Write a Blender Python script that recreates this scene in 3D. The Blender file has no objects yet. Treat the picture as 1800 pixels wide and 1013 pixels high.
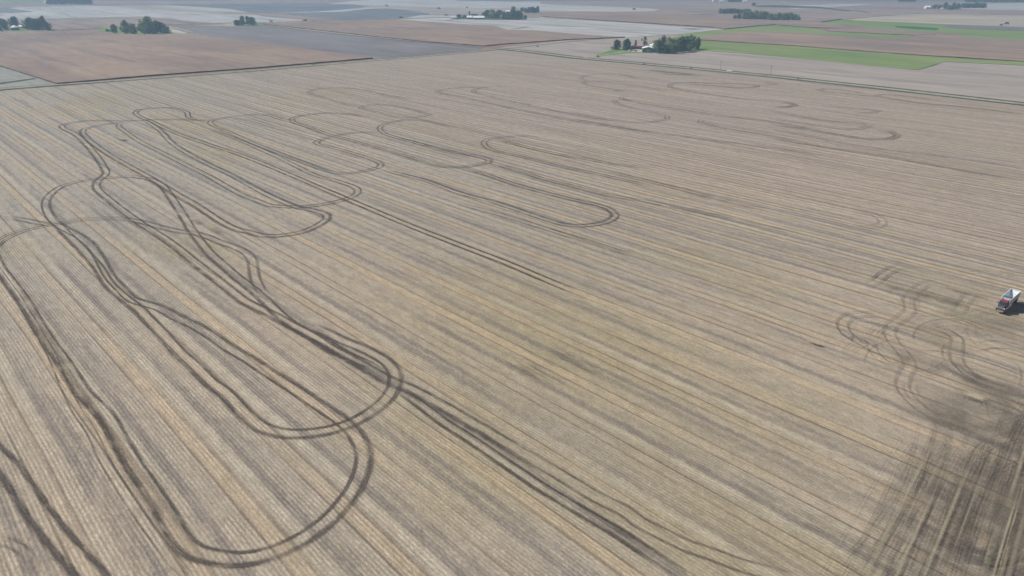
import bpy, bmesh, math, random
from mathutils import Vector, Matrix
from mathutils.geometry import tessellate_polygon
random.seed(7)
S = bpy.context.scene
R = math.radians

# ------------------------------------------------------------------ camera
CAM_H, FPX, HOR = 90.0, 1240.0, -44.0            # height in m, focal length in photo pixels, horizon row
PITCH = math.atan((506.5 - HOR) / FPX)
cd = bpy.data.cameras.new('camera'); cam = bpy.data.objects.new('camera', cd); S.collection.objects.link(cam)
cam.location = (0, 0, CAM_H); cam.rotation_euler = (math.pi / 2 - PITCH, 0, 0)
cd.sensor_width = 36; cd.lens = 36 * FPX / 1800; cd.clip_start = 1; cd.clip_end = 60000
S.camera = cam

# ------------------------------------------------------------------ sky and sun
SUN_EL = R(46); SUN_AZ = R(-78)                   # azimuth clockwise from +Y
w = bpy.data.worlds.new("World"); S.world = w; w.use_nodes = True
wn = w.node_tree; bg = wn.nodes['Background']
sky = wn.nodes.new('ShaderNodeTexSky'); sky.sky_type = 'NISHITA'; sky.sun_disc = False
sky.sun_elevation = SUN_EL; sky.sun_rotation = SUN_AZ; sky.dust_density = 2.0; sky.air_density = 1.0
wn.links.new(sky.outputs[0], bg.inputs[0]); bg.inputs[1].default_value = 0.05
sl = bpy.data.lights.new('sun', 'SUN'); sl.energy = 4.7; sl.angle = R(0.53); sl.color = (1.0, 0.955, 0.90)
so = bpy.data.objects.new('sun', sl); S.collection.objects.link(so)
sd = Vector((math.sin(SUN_AZ) * math.cos(SUN_EL), math.cos(SUN_AZ) * math.cos(SUN_EL), math.sin(SUN_EL)))
so.rotation_euler = sd.to_track_quat('Z', 'Y').to_euler(); so.location = (-300, 60, 400)
S.view_settings.view_transform = 'Standard'; S.view_settings.look = 'None'; S.view_settings.gamma = 1
S.view_settings.exposure = 0.10
S.render.engine = 'CYCLES'
S.cycles.use_denoising = True
S.cycles.max_bounces = 4; S.cycles.diffuse_bounces = 2; S.cycles.glossy_bounces = 2; S.cycles.transmission_bounces = 2
S.cycles.transparent_max_bounces = 32; S.cycles.volume_bounces = 0
HAZE = 2.5e-4

# ------------------------------------------------------------------ coordinates
def P(px, py, z=0.0):
    """a spot of the level ground (metres) seen at that spot of the survey picture"""
    x = (px - 900) / FPX; y = (506.5 - py) / FPX
    d = Vector((x, math.cos(PITCH) + y * math.sin(PITCH), -math.sin(PITCH) + y * math.cos(PITCH)))
    t = (CAM_H - z) / -d.z
    return Vector((d.x * t, d.y * t, z))
def SC(py): return math.cos(PITCH) * (py - HOR) / CAM_H      # px per metre at a ground row
TH = R(136.7)
E1 = Vector((math.sin(TH), math.cos(TH), 0)); E2 = Vector((-math.cos(TH), math.sin(TH), 0))
def UV(u, v, z=0): return E1 * u + E2 * v + Vector((0, 0, z))
def K(ox, oy, s, *pts): return [(ox + a / s, oy + b / s) for a, b in pts]

# ------------------------------------------------------------------ objects
def link(o, parent=None):
    S.collection.objects.link(o)
    if parent: o.parent = parent
    return o
def tag(o, label=None, cat=None, group=None, kind=None):
    if label: o['label'] = label
    if cat: o['category'] = cat
    if group: o['group'] = group
    if kind: o['kind'] = kind
    return o
def empty(name, loc, rz=0, label=None, cat=None, group=None):
    o = bpy.data.objects.new(name, None); o.empty_display_size = 1; link(o)
    o.location = loc; o.rotation_euler = (0, 0, rz)
    return tag(o, label, cat, group)
class MB:
    def __init__(s): s.v = []; s.f = []
    def add(s, vs, fs):
        n = len(s.v); s.v += [tuple(a) for a in vs]; s.f += [tuple(n + i for i in f) for f in fs]; return s
    def box(s, x0, x1, y0, y1, z0, z1):
        return s.add([(x0,y0,z0),(x1,y0,z0),(x1,y1,z0),(x0,y1,z0),(x0,y0,z1),(x1,y0,z1),(x1,y1,z1),(x0,y1,z1)],
                     [(0,3,2,1),(4,5,6,7),(0,1,5,4),(1,2,6,5),(2,3,7,6),(3,0,4,7)])
    def hexa(s, lo, hi):                               # lo, hi: four corners each
        return s.add(list(lo) + list(hi), [(0,3,2,1),(4,5,6,7),(0,1,5,4),(1,2,6,5),(2,3,7,6),(3,0,4,7)])
    def cyl(s, c, r, h, axis='z', n=20, r2=None):
        r2 = r if r2 is None else r2; vs = []
        for k, (rr, t) in enumerate(((r, 0), (r2, h))):
            for i in range(n):
                a = 2 * math.pi * i / n; p = (rr * math.cos(a), rr * math.sin(a), t)
                if axis == 'y': p = (p[0], p[2], p[1])
                if axis == 'x': p = (p[2], p[0], p[1])
                vs.append((c[0] + p[0], c[1] + p[1], c[2] + p[2]))
        return s.add(vs, [tuple(range(n)), tuple(range(n, 2 * n))] + [(i, (i + 1) % n, n + (i + 1) % n, n + i) for i in range(n)])
    def tube(s, pts, rads, n=7):
        vs = []; fs = []
        for k, p in enumerate(pts):
            p = Vector(p); a = Vector(pts[min(k + 1, len(pts) - 1)]) - Vector(pts[max(k - 1, 0)]); a.normalize()
            x = a.orthogonal().normalized(); y = a.cross(x)
            for i in range(n):
                t = 2 * math.pi * i / n; vs.append(p + (x * math.cos(t) + y * math.sin(t)) * rads[k])
        for k in range(len(pts) - 1):
            for i in range(n): fs.append((k*n+i, k*n+(i+1)%n, (k+1)*n+(i+1)%n, (k+1)*n+i))
        fs.append(tuple(range(n))); fs.append(tuple(range((len(pts)-1)*n, len(pts)*n)))
        return s.add(vs, fs)
    def mesh(s, name, mat, bevel=0):
        me = bpy.data.meshes.new(name); me.from_pydata(s.v, [], s.f)
        bm = bmesh.new(); bm.from_mesh(me); bmesh.ops.recalc_face_normals(bm, faces=bm.faces)
        if bevel: bmesh.ops.bevel(bm, geom=bm.edges[:], offset=bevel, segments=2, affect='EDGES', profile=0.6)
        bm.to_mesh(me); bm.free()
        if mat: me.materials.append(mat)
        return me
    def build(s, name, mat, parent=None, bevel=0):
        return link(bpy.data.objects.new(name, s.mesh(name, mat, bevel)), parent)

# ------------------------------------------------------------------ node helper
class N:
    def __init__(s, name):
        s.m = bpy.data.materials.new(name); s.m.use_nodes = True; s.t = s.m.node_tree
        s.b = s.t.nodes['Principled BSDF']; s.out = s.t.nodes['Material Output']
        s.b.inputs['Roughness'].default_value = 0.95; s.b.inputs['Specular IOR Level'].default_value = 0.15
    def n(s, t, **kw):
        x = s.t.nodes.new('ShaderNode' + t)
        for k, v in kw.items(): setattr(x, k, v)
        return x
    def put(s, sock, v):
        if hasattr(v, 'bl_idname') or isinstance(v, bpy.types.NodeSocket): s.t.links.new(v, sock)
        else: sock.default_value = v
    def math(s, op, a, b=None, c=None, clamp=False):
        x = s.n('Math', operation=op, use_clamp=clamp); s.put(x.inputs[0], a)
        if b is not None: s.put(x.inputs[1], b)
        if c is not None: s.put(x.inputs[2], c)
        return x.outputs[0]
    def uv(s):
        g = s.n('NewGeometry').outputs['Position']; o = []
        for e in (E1, E2):
            d = s.n('VectorMath', operation='DOT_PRODUCT'); s.put(d.inputs[0], g); d.inputs[1].default_value = e
            o.append(d.outputs['Value'])
        return o
    def vec(s, u, su, v, sv, seed):
        c = s.n('CombineXYZ'); s.put(c.inputs[0], s.math('MULTIPLY', u, su)); s.put(c.inputs[1], s.math('MULTIPLY', v, sv))
        c.inputs[2].default_value = seed; return c.outputs[0]
    def noise(s, vec, detail=3, rough=0.55, scale=1, dist=0):
        x = s.n('TexNoise'); s.put(x.inputs['Vector'], vec); x.inputs['Scale'].default_value = scale
        x.inputs['Detail'].default_value = detail; x.inputs['Roughness'].default_value = rough
        x.inputs['Distortion'].default_value = dist; return x.outputs['Fac']
    def rng(s, v, a, b, c=0.0, d=1.0, smooth=True):
        x = s.n('MapRange', interpolation_type='SMOOTHSTEP' if smooth else 'LINEAR'); s.put(x.inputs[0], v)
        for i, q in enumerate((a, b, c, d)): s.put(x.inputs[1 + i], q)
        return x.outputs[0]
    def mix(s, f, a, b, blend='MIX'):
        x = s.n('Mix', data_type='RGBA', blend_type=blend); s.put(x.inputs[0], f)
        for i, q in ((6, a), (7, b)):
            s.put(x.inputs[i], (*q, 1) if isinstance(q, tuple) and len(q) == 3 else q)
        return x.outputs[2]
    def color(s, c): s.put(s.b.inputs['Base Color'], (*c, 1) if isinstance(c, tuple) else c); return s
    def bump(s, h, strength=0.3, dist=0.1):
        x = s.n('Bump'); x.inputs['Strength'].default_value = strength; x.inputs['Distance'].default_value = dist
        s.put(x.inputs['Height'], h); s.put(s.b.inputs['Normal'], x.outputs[0]); return s

def lin(r, g, b, k=1.0):
    f = lambda c: ((c / 255 + 0.055) / 1.055) ** 2.4 if c > 10 else c / 255 / 12.92
    return (f(r) * k, f(g) * k, f(b) * k)
def plain(name, c, rough=0.6, spec=0.4, metal=0.0, var=0.12, sc=2.0):
    m = N(name); g = m.n('NewGeometry').outputs['Position']; f = m.noise(g, 4, 0.6, sc)
    m.color(m.mix(m.rng(f, 0.3, 0.75), tuple(x * (1 - var) for x in c), tuple(min(1, x * (1 + var)) for x in c)))
    m.b.inputs['Roughness'].default_value = rough; m.b.inputs['Specular IOR Level'].default_value = spec
    m.b.inputs['Metallic'].default_value = metal; return m.m

# -- the stubble of the near field: rows 0.76 m apart, combine swaths 12.9 m apart
_q = P(1000, 600); UC = (_q.dot(E1), _q.dot(E2))
def stubble(name, turned=False):
    m = N(name); u, v = m.uv()
    if turned: u, v = v, u
    wob = m.noise(m.vec(u, 1/70, v, 1/60, 3.1), 2); v = m.math('ADD', v, m.math('MULTIPLY', m.math('SUBTRACT', wob, 0.5), 1.6))
    big = m.rng(m.noise(m.vec(u, 1/160, v, 1/70, 0.3), 3), 0.35, 0.65)
    c = m.mix(big, STRAW, STRAW2)
    cu = m.math('MULTIPLY', m.math('SUBTRACT', u, UC[0]), 1/85); cvv = m.math('MULTIPLY', m.math('SUBTRACT', v, UC[1]), 1/42)
    rad = m.math('SQRT', m.math('ADD', m.math('MULTIPLY', cu, cu), m.math('MULTIPLY', cvv, cvv)))
    weed = m.rng(m.math('ADD', rad, m.math('MULTIPLY', m.noise(m.vec(u, 1/30, v, 1/9, 31), 4, .65), 1.1)), 1.75, .6)     # volunteer green growing through one part of the field
    c = m.mix(m.math('MULTIPLY', m.rng(u, -150, -330), 0.6), c, ASH)
    grn = m.math('MAXIMUM', weed, m.math('MULTIPLY', m.rng(m.noise(m.vec(u, 1/110, v, 1/60, 5.3), 3), 0.50, 0.70), .75)); c = m.mix(m.math('MULTIPLY', m.rng(v, 180, 420), 0.6), c, ROSE); c = m.mix(m.math('MULTIPLY', grn, m.rng(v, 130, 380, .65, .2)), c, OLIVE)
    # swath-scale variation
    ph = m.math('FRACT', m.math('DIVIDE', m.math('ADD', v, 5.65 - 112.3 - 12.9 * 0.0 + 0.8), 12.9))
    idx = m.math('FLOOR', m.math('DIVIDE', m.math('ADD', v, 5.65 - 112.3 + 0.8), 12.9))
    wn_ = m.n('TexWhiteNoise', noise_dimensions='1D'); m.put(wn_.inputs['W'], idx); rnd = wn_.outputs['Value']
    # ph in 0..1 ; yellow band centred at 0.5
    d = m.math('ABSOLUTE', m.math('SUBTRACT', ph, 0.5))
    yam = m.rng(m.noise(m.vec(u, 1/190, v, 1/13, 8.8), 3), 0.34, 0.64, 0.1, 1.0)
    yb = m.math('MULTIPLY', m.rng(d, 0.15, 0.105), yam)
    c = m.mix(m.math('MULTIPLY', yb, 0.48), c, YELLOW)
    # grey chaff streaks thrown to one side of the swath, ragged along one edge
    rag = m.noise(m.vec(m.math('ADD', u, m.math('MULTIPLY', v, 0.9)), 1/1.7, v, 1/4.2, 1.7), 4, 0.75)
    dd = m.math('ABSOLUTE', m.math('SUBTRACT', m.math('ADD', ph, m.math('MULTIPLY', m.math('SUBTRACT', rag, 0.5), 0.22)), 0.95))
    dd = m.math('MINIMUM', dd, m.math('SUBTRACT', 1.0, dd))
    dd2 = m.math('ABSOLUTE', m.math('SUBTRACT', m.math('ADD', ph, m.math('MULTIPLY', m.math('SUBTRACT', rag, 0.5), 0.2)), 0.14))
    sam = m.rng(m.noise(m.vec(u, 1/75, v, 1/12.9, 4.4), 4, 0.6), 0.30, 0.58)
    sam2 = m.rng(m.noise(m.vec(u, 1/60, v, 1/12.9, 14.4), 4, 0.6), 0.42, 0.66)
    st = m.math('MAXIMUM', m.math('MULTIPLY', m.rng(dd, 0.13, 0.03), sam), m.math('MULTIPLY', m.rng(dd2, 0.10, 0.02), sam2))
    c = m.mix(m.math('MULTIPLY', st, 0.64), c, SLATE)
    # pale residue beside it
    d3 = m.math('ABSOLUTE', m.math('SUBTRACT', ph, 0.79)); pal = m.math('MULTIPLY', m.rng(d3, 0.11, 0.04), m.rng(m.noise(m.vec(u, 1/110, v, 1/12, 24.4), 3), 0.44, 0.64))
    c = m.mix(m.math('MULTIPLY', pal, 0.4), c, PALE)
    # combine wheel lines on both sides of the yellow band
    wl = m.math('ADD', 0.122, m.math('MULTIPLY', m.math('SUBTRACT', rnd, 0.5), 0.03))
    ln = m.rng(m.math('ABSOLUTE', m.math('SUBTRACT', d, wl)), m.rng(v, 100, 300, 0.034, 0.075), m.rng(v, 100, 300, 0.010, 0.025))
    lam = m.rng(m.noise(m.vec(u, 1/70, v, 1/3, 9.9), 4, 0.6), 0.32, 0.60, 0.15, 1.0)
    c = m.mix(m.math('MULTIPLY', m.math('MULTIPLY', ln, lam), 0.64), c, LINE)
    # medium blotches stretched along the rows
    bl = m.noise(m.vec(m.math('ADD', u, m.math('MULTIPLY', v, 0.6)), 1/5, v, 1/1.8, 2.2), 5, 0.7); bf = m.rng(bl, 0.28, 0.72, 0.86, 1.15)
    c = m_scale(m, c, bf)
    c = m_scale(m, c, m.rng(m.noise(m.vec(u, 1/260, v, 1/3.6, 6.6), 3, 0.65), 0.3, 0.7, m.rng(v, 60, 260, .94, .87), m.rng(v, 60, 260, 1.05, 1.08)))
    # seed rows
    ra = m.math('MULTIPLY', m.math('ADD', v, m.math('MULTIPLY', m.noise(m.vec(u, 0.5, v, 0.5, 12), 2), 0.16)), 2 * math.pi / 0.76)
    row = m.math('MULTIPLY_ADD', m.math('SINE', ra), 0.5, 0.5)
    ram = m.rng(m.noise(m.vec(u, 1/14, v, 1/5, 7.7), 3, 0.6), 0.35, 0.65, 0.35, 0.95)
    grain = m.noise(m.vec(u, 1.3, v, 3.2, 3.3), 4, 0.75)
    rr = m.math('MULTIPLY', m.math('SUBTRACT', m.math('MULTIPLY', row, m.rng(grain, 0.3, 0.7, 0.55, 1.35)), 0.46), ram)
    c = m_scale(m, c, m.math('ADD', 1.0, m.math('MULTIPLY', rr, m.rng(v, 20, 110, .50, .22))))
    c = m_scale(m, c, m.rng(grain, 0.25, 0.75, 0.72, 1.30, False))
    fine = m.noise(m.vec(u, 4.0, v, 6.0, 13.3), 2, 0.8); c = m_scale(m, c, m.rng(fine, 0.25, 0.75, 0.84, 1.16, False))
    m.color(c); m.bump(m.math('ADD', m.math('MULTIPLY', row, 0.35), grain), 0.55, 0.12)
    return m
def m_scale(m, c, f):
    x = m.n('VectorMath', operation='SCALE'); m.put(x.inputs[0], c); m.put(x.inputs['Scale'], f); return x.outputs[0]

K_ = 0.80
STRAW = lin(176, 162, 143, K_); STRAW2 = lin(165, 155, 139, K_); OLIVE = lin(162, 150, 116, K_); ASH = lin(164, 159, 149, K_)
YELLOW = lin(188, 167, 136, K_); SLATE = lin(122, 115, 110, K_); PALE = lin(194, 184, 163, K_); LINE = lin(110, 98, 86, K_)
ROSE = lin(172, 158, 147, K_)
SOIL = lin(82, 77, 75, K_)

def field(name, c1, c2, su=1/60, sv=1/10, streak=None, fine=0.12, turned=False, contrast=1.0):
    m = N(name); u, v = m.uv()
    if turned: u, v = v, u
    a = m.rng(m.noise(m.vec(u, 1/170, v, 1/120, 1.3), 4, 0.6), 0.32, 0.68)
    c = m.mix(a, c1, c2)
    c = m_scale(m, c, m.rng(m.noise(m.vec(u, su, v, sv, 4.1), 4, 0.6), 0.3, 0.7, 1 - fine * contrast, 1 + fine * contrast))
    c = m_scale(m, c, m.rng(m.noise(m.vec(v, 1/90, u, 1/400, 7.7), 4, 0.6, 1, 0.8), 0.35, 0.65, 0.93, 1.06))
    c = m_scale(m, c, m.rng(m.noise(m.vec(u, 1/600, v, 1/7, 5.5), 3, 0.7), 0.3, 0.7, 0.93, 1.06))
    if streak: c = m.mix(m.math('MULTIPLY', m.rng(m.noise(m.vec(u, 1/240, v, 1/26, 9.1), 3, 0.6, 1, 0.6), 0.52, 0.66), 0.7), c, streak)
    g = m.noise(m.vec(u, 0.9, v, 1.6, 2.1), 4, 0.75); c = m_scale(m, c, m.rng(g, 0.25, 0.75, 0.80, 1.2, False))
    m.color(c); m.bump(g, 0.5, 0.25); return m.m

M_main = stubble('stubble').m
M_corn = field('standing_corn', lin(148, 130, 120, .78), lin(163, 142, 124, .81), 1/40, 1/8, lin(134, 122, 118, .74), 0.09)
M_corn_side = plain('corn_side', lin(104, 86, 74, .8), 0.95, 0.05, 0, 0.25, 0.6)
M_gray = field('grey_stubble', lin(174, 173, 172, .87), lin(186, 184, 180, .89), 1/80, 1/10, lin(140, 138, 132, .8), 0.10)
M_greyg = field('grey_green_stubble', lin(150, 153, 145, .82), lin(160, 160, 150, .82), 1/50, 1/9, None, 0.1)
M_tan = field('tan_stubble', lin(164, 154, 146, .82), lin(174, 165, 155, .82), 1/50, 1/9, lin(146, 138, 132, .8), 0.10)
M_dark = field('tilled_soil', lin(124, 119, 120, .8), lin(136, 131, 132, .8), 1/90, 1/14, lin(132, 132, 130, .75), 0.08)
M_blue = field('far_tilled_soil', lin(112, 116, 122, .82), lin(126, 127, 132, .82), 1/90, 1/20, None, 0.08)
M_green = field('green_crop', lin(124, 145, 86, .80), lin(142, 154, 98, .80), 1/50, 1/10, lin(106, 138, 90, .74), 0.08)
M_green2 = field('deep_green_crop', lin(52, 112, 58, .7), lin(60, 120, 62, .7), 1/50, 1/10, None, 0.08)
M_pale = field('pale_stubble', lin(184, 172, 150, .88), lin(170, 162, 146, .86), 1/120, 1/24, lin(140, 136, 126, .8), 0.12, False, 1.4)
M_brown = field('brown_stubble', lin(150, 134, 126, .80), lin(162, 146, 136, .82), 1/70, 1/10, lin(130, 116, 108, .75), 0.10)
M_grass = field('grass', lin(82, 104, 56, .7), lin(112, 122, 74, .7), 1/18, 1/3, lin(70, 88, 50, .7), 0.2)
M_lawn = field('lawn', lin(104, 142, 62, .75), lin(128, 158, 76, .75), 1/12, 1/5, None, 0.15)
M_gravel = field('gravel', lin(178, 174, 158, .85), lin(190, 184, 168, .85), 1/12, 1/2, None, 0.08)
M_darkgrass = field('ditch_grass', lin(66, 84, 52, .6), lin(96, 104, 66, .6), 1/9, 1/2, lin(120, 118, 84, .7), 0.3)

# -- open country out to the horizon: rectangular sections of mixed crops
def countryside():
    m = N('countryside'); u, v = m.uv()
    b = m.n('TexBrick'); m.put(b.inputs['Vector'], m.vec(u, 1/800, v, 1/800, 0)); b.offset = 0.35; b.squash = 1.0
    b.inputs['Scale'].default_value = 1; b.inputs['Mortar Size'].default_value = 0.006; b.inputs['Brick Width'].default_value = 1.0
    b.inputs['Row Height'].default_value = 0.5; b.inputs['Color1'].default_value = (0, 0, 0, 1); b.inputs['Color2'].default_value = (1, 1, 1, 1)
    b.inputs['Mortar'].default_value = (0.5, 0.5, 0.5, 1)
    r = m.n('ValToRGB'); m.put(r.inputs[0], b.outputs['Color']); e = r.color_ramp; e.interpolation = 'CONSTANT'
    cols = [(0, lin(150, 126, 112, .8)), (.3, lin(168, 164, 154, .85)), (.48, lin(156, 134, 116, .8)), (.66, lin(112, 108, 108, .8)), (.78, lin(172, 160, 142, .85)), (.92, lin(112, 134, 78, .75))]
    while len(e.elements) < len(cols): e.elements.new(1)
    for q, (p, c) in zip(e.elements, cols): q.position = p; q.color = (*c, 1)
    c = m_scale(m, r.outputs[0], m.rng(m.noise(m.vec(u, 1/150, v, 1/60, 4), 4, 0.6), 0.3, 0.7, 0.88, 1.12))
    c = m.mix(m.math('MULTIPLY', b.outputs['Fac'], 0.8), c, lin(120, 130, 88, .75)); m.color(c); return m.m

# ------------------------------------------------------------------ setting: ground and fields
ZL = [0.0]
def poly_sheet(name, world, mat, z, kind='structure'):
    tris = tessellate_polygon([world]); me = bpy.data.meshes.new(name)
    me.from_pydata([(p.x, p.y, z) for p in world], [], [tuple(t) for t in tris])
    bm = bmesh.new(); bm.from_mesh(me)
    for f in bm.faces:
        f.normal_update()
        if f.normal.z < 0: f.normal_flip()
    bm.to_mesh(me); bm.free(); me.materials.append(mat)
    o = link(bpy.data.objects.new(name, me)); o['kind'] = kind; return o
def patch(name, pts, mat):
    ZL[0] += 0.012
    return poly_sheet(name, [P(*p) for p in pts], mat, ZL[0])
def crop(name, pts, label, h=2.2, mat=None):
    """standing crop: a block with a top and real sides"""
    wv = [P(*p) for p in pts]; n = len(wv)
    area = sum(wv[i].x * wv[(i+1) % n].y - wv[(i+1) % n].x * wv[i].y for i in range(n))
    if area < 0: wv.reverse()
    # break long edges and fray them a little
    q = []
    for i in range(n):
        a, b = wv[i], wv[(i+1) % n]; L = (b - a).length; k = min(160, max(1, int(L / 9)))
        nn = Vector((b.y - a.y, a.x - b.x, 0)).normalized()
        for j in range(k): q.append(a.lerp(b, j / k) + nn * (random.uniform(-.5, .5) if j else 0))
    n = len(q); vs = [(p.x, p.y, 0) for p in q] + [(p.x, p.y, h + random.uniform(-.25, .2)) for p in q]
    tris = tessellate_polygon([q]); fs = [tuple(n + i for i in t) for t in tris] + [(i, (i+1) % n, n + (i+1) % n, n + i) for i in range(n)]
    me = bpy.data.meshes.new(name); me.from_pydata(vs, [], fs); bm = bmesh.new(); bm.from_mesh(me)
    bmesh.ops.recalc_face_normals(bm, faces=bm.faces)
    if sum(f.normal.z * f.calc_area() for f in bm.faces) < 0: bmesh.ops.reverse_faces(bm, faces=bm.faces)
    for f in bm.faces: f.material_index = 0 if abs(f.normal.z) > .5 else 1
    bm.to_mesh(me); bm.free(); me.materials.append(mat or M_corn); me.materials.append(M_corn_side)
    return tag(link(bpy.data.objects.new(name, me)), label, 'corn field', None, 'stuff')

g = MB(); gs = 16000; nn = 20
for i in range(nn + 1):
    for j in range(nn + 1): g.v.append((-gs + 2 * gs * i / nn, -gs + 2 * gs * j / nn, 0))
for i in range(nn):
    for j in range(nn): a = i * (nn + 1) + j; g.f.append((a, a + nn + 1, a + nn + 2, a + 1))
tag(g.build('ground', countryside()), kind='structure')

# far land, painted top to bottom of the view
patch('field', [(-900, 30), (-900, -8), (760, -14), (2700, -14), (2700, 30), (1450, 34), (900, 30), (560, 20), (200, 12)], M_brown)
patch('field', [(-300, -2), (70, 0), (80, 5), (62, 5.5), (-300, 3)], M_green)
patch('field', [(150, 1), (200, -6), (420, -6), (400, 1.8), (300, 2), (240, 2.2)], M_blue)
patch('field', [(560, 9), (620, 2), (700, -3), (800, -3), (950, 3), (950, 14), (800, 16), (760, 26), (720, 18), (640, 13)], M_gray)
patch('field', [(640, 9.5), (700, 10), (760, 12.5), (840, 15), (930, 13), (940, 19), (900, 24), (780, 26), (700, 19), (640, 14)], M_tan)
patch('field', [(940, 7), (1010, 10), (1090, 12), (1160, 16), (1150, 20), (1060, 21), (1000, 22), (940, 20.5)], M_gray)
patch('field', [(820, -6), (1020, -6), (1900, -9), (1900, 2.5), (1500, 3), (1300, 1), (1100, 1.5), (900, 3), (800, 1.5)], M_blue)
patch('field', [(1360, 11), (1420, 9), (1480, 7), (1540, 7.5), (1470, 12.5), (1400, 16)], M_gray)
patch('field', [(1700, 10), (1740, 7), (1800, 5), (2100, 4), (2100, 18), (1800, 18), (1690, 15.5)], M_gray)
patch('field', [(1325, 10), (1360, 9.5), (1440, 12), (1500, 19), (1490, 20), (1440, 15), (1330, 12.4)], M_darkgrass)
patch('field', [(-400, 24), (-60, 16), (0, 13.5), (20, 14.8), (62, 20.8), (0, 23), (-400, 50)], M_blue)
patch('field', [(-400, 52), (0, 24.5), (62, 21), (18, 15), (30, 12.5), (110, 11), (240, 9.8), (330, 10), (400, 16), (450, 24), (460, 29), (535, 35), (480, 40), (400, 43), (340, 38), (255, 29.5), (180, 31), (60, 33.5), (0, 36), (-400, 66)], M_gray)
patch('field', [(180, 10.5), (260, 10), (400, 22), (440, 27), (400, 26), (300, 20)], M_tan)
patch('field', [(270, 8.5), (400, 7.6), (480, 6.3), (560, 7), (620, 8), (650, 11), (610, 16), (600, 19), (680, 15), (715, 18), (755, 24), (750, 29), (700, 33.5), (600, 35), (560, 31.5), (500, 25), (440, 22.5), (400, 15)], M_blue)
patch('field', [(480, 22.6), (560, 20.5), (640, 14.5), (660, 14.5), (600, 21), (540, 22.2)], M_gray)
patch('field', [(380, 20), (440, 22.6), (500, 25.2), (560, 31.8), (590, 34.5), (535, 34.5), (460, 28)], M_brown)
patch('field', [(-250, 62), (-100, 57), (0, 52), (0, 36.5), (60, 34), (180, 31.5), (255, 30), (340, 38), (400, 43), (250, 47), (200, 50), (90, 53)], M_brown)
patch('field', [(700, 34), (740, 27), (800, 27), (850, 31.5), (945, 30), (1000, 33), (1100, 39.5), (1250, 49), (1274, 52.5), (1250, 54), (1200, 60), (1150, 63), (1100, 66.5), (1000, 60), (944, 54), (893, 53.5), (871, 47), (750, 40)], M_gray)
patch('field', [(1195, 50.5), (1220, 50), (1240, 52), (1215, 53)], M_dark)
patch('field', [(-215, 57), (0, 56), (100, 149.5), (0, 159.5), (-700, 232), (-900, 240)], M_greyg)
patch('field', [(0, 146), (60, 138), (64, 139.5), (0, 149.5)], M_darkgrass)
patch('field', [(298, 44), (412, 47), (460, 43.5), (560, 56), (640, 64), (750, 75), (850, 83), (840, 89), (760, 96), (676, 104), (655, 103.5), (530, 86), (400, 68.5), (345, 62), (310, 53)], M_dark)
patch('field', [(880, 84), (1000, 71.5), (1100, 67), (1215, 61), (1245, 64), (1225, 72), (1235, 88), (1250, 91), (1300, 94), (1400, 103), (1500, 112), (1567, 120), (1613, 124), (1640, 117), (1660, 109.5), (1800, 116), (2600, 160), (2600, 290), (1800, 185), (1600, 164), (1450, 148), (1300, 130), (1125, 114), (1000, 103), (912, 91)], M_tan)
patch('field', [(1500, 33.5), (1590, 25), (1683, 25), (1800, 28), (2300, 42), (2300, 80), (1800, 48), (1667, 43.5), (1500, 36.3)], M_pale)
patch('field', [(1640, 43), (1800, 48.5), (2300, 82), (2300, 96), (1800, 55), (1653, 48.5)], M_dark)
patch('field', [(1440, 40), (1483, 34.5), (1500, 36), (1580, 40), (1667, 43.8), (1655, 48.5), (1800, 55), (2300, 95), (2300, 120), (1800, 71.5), (1702, 67), (1683, 61), (1640, 57), (1560, 52), (1500, 49.5), (1527, 45), (1470, 44)], M_green)
patch('field', [(1572, 46), (1600, 47), (1650, 50), (1648, 53.5), (1610, 52), (1575, 49)], M_green2)
patch('field', [(1200, 60.5), (1272, 52.8), (1342, 46.4), (1362, 44.6), (1430, 50), (1450, 55.5), (1500, 58.5), (1607, 63), (1590, 68.5), (1500, 66), (1400, 58), (1342, 55.5), (1283, 58.5), (1233, 66), (1190, 72), (1185, 66)], M_green)
patch('field', [(1205, 76), (1225, 71.5), (1317, 76.8), (1400, 82), (1500, 90), (1617, 98.4), (1700, 104.3), (1800, 109.5), (2500, 160), (2500, 176), (1800, 115.5), (1661, 109), (1640, 115.5), (1613, 123.5), (1567, 120), (1400, 103), (1300, 93.5), (1250, 90.5), (1190, 91)], M_green)
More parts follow.
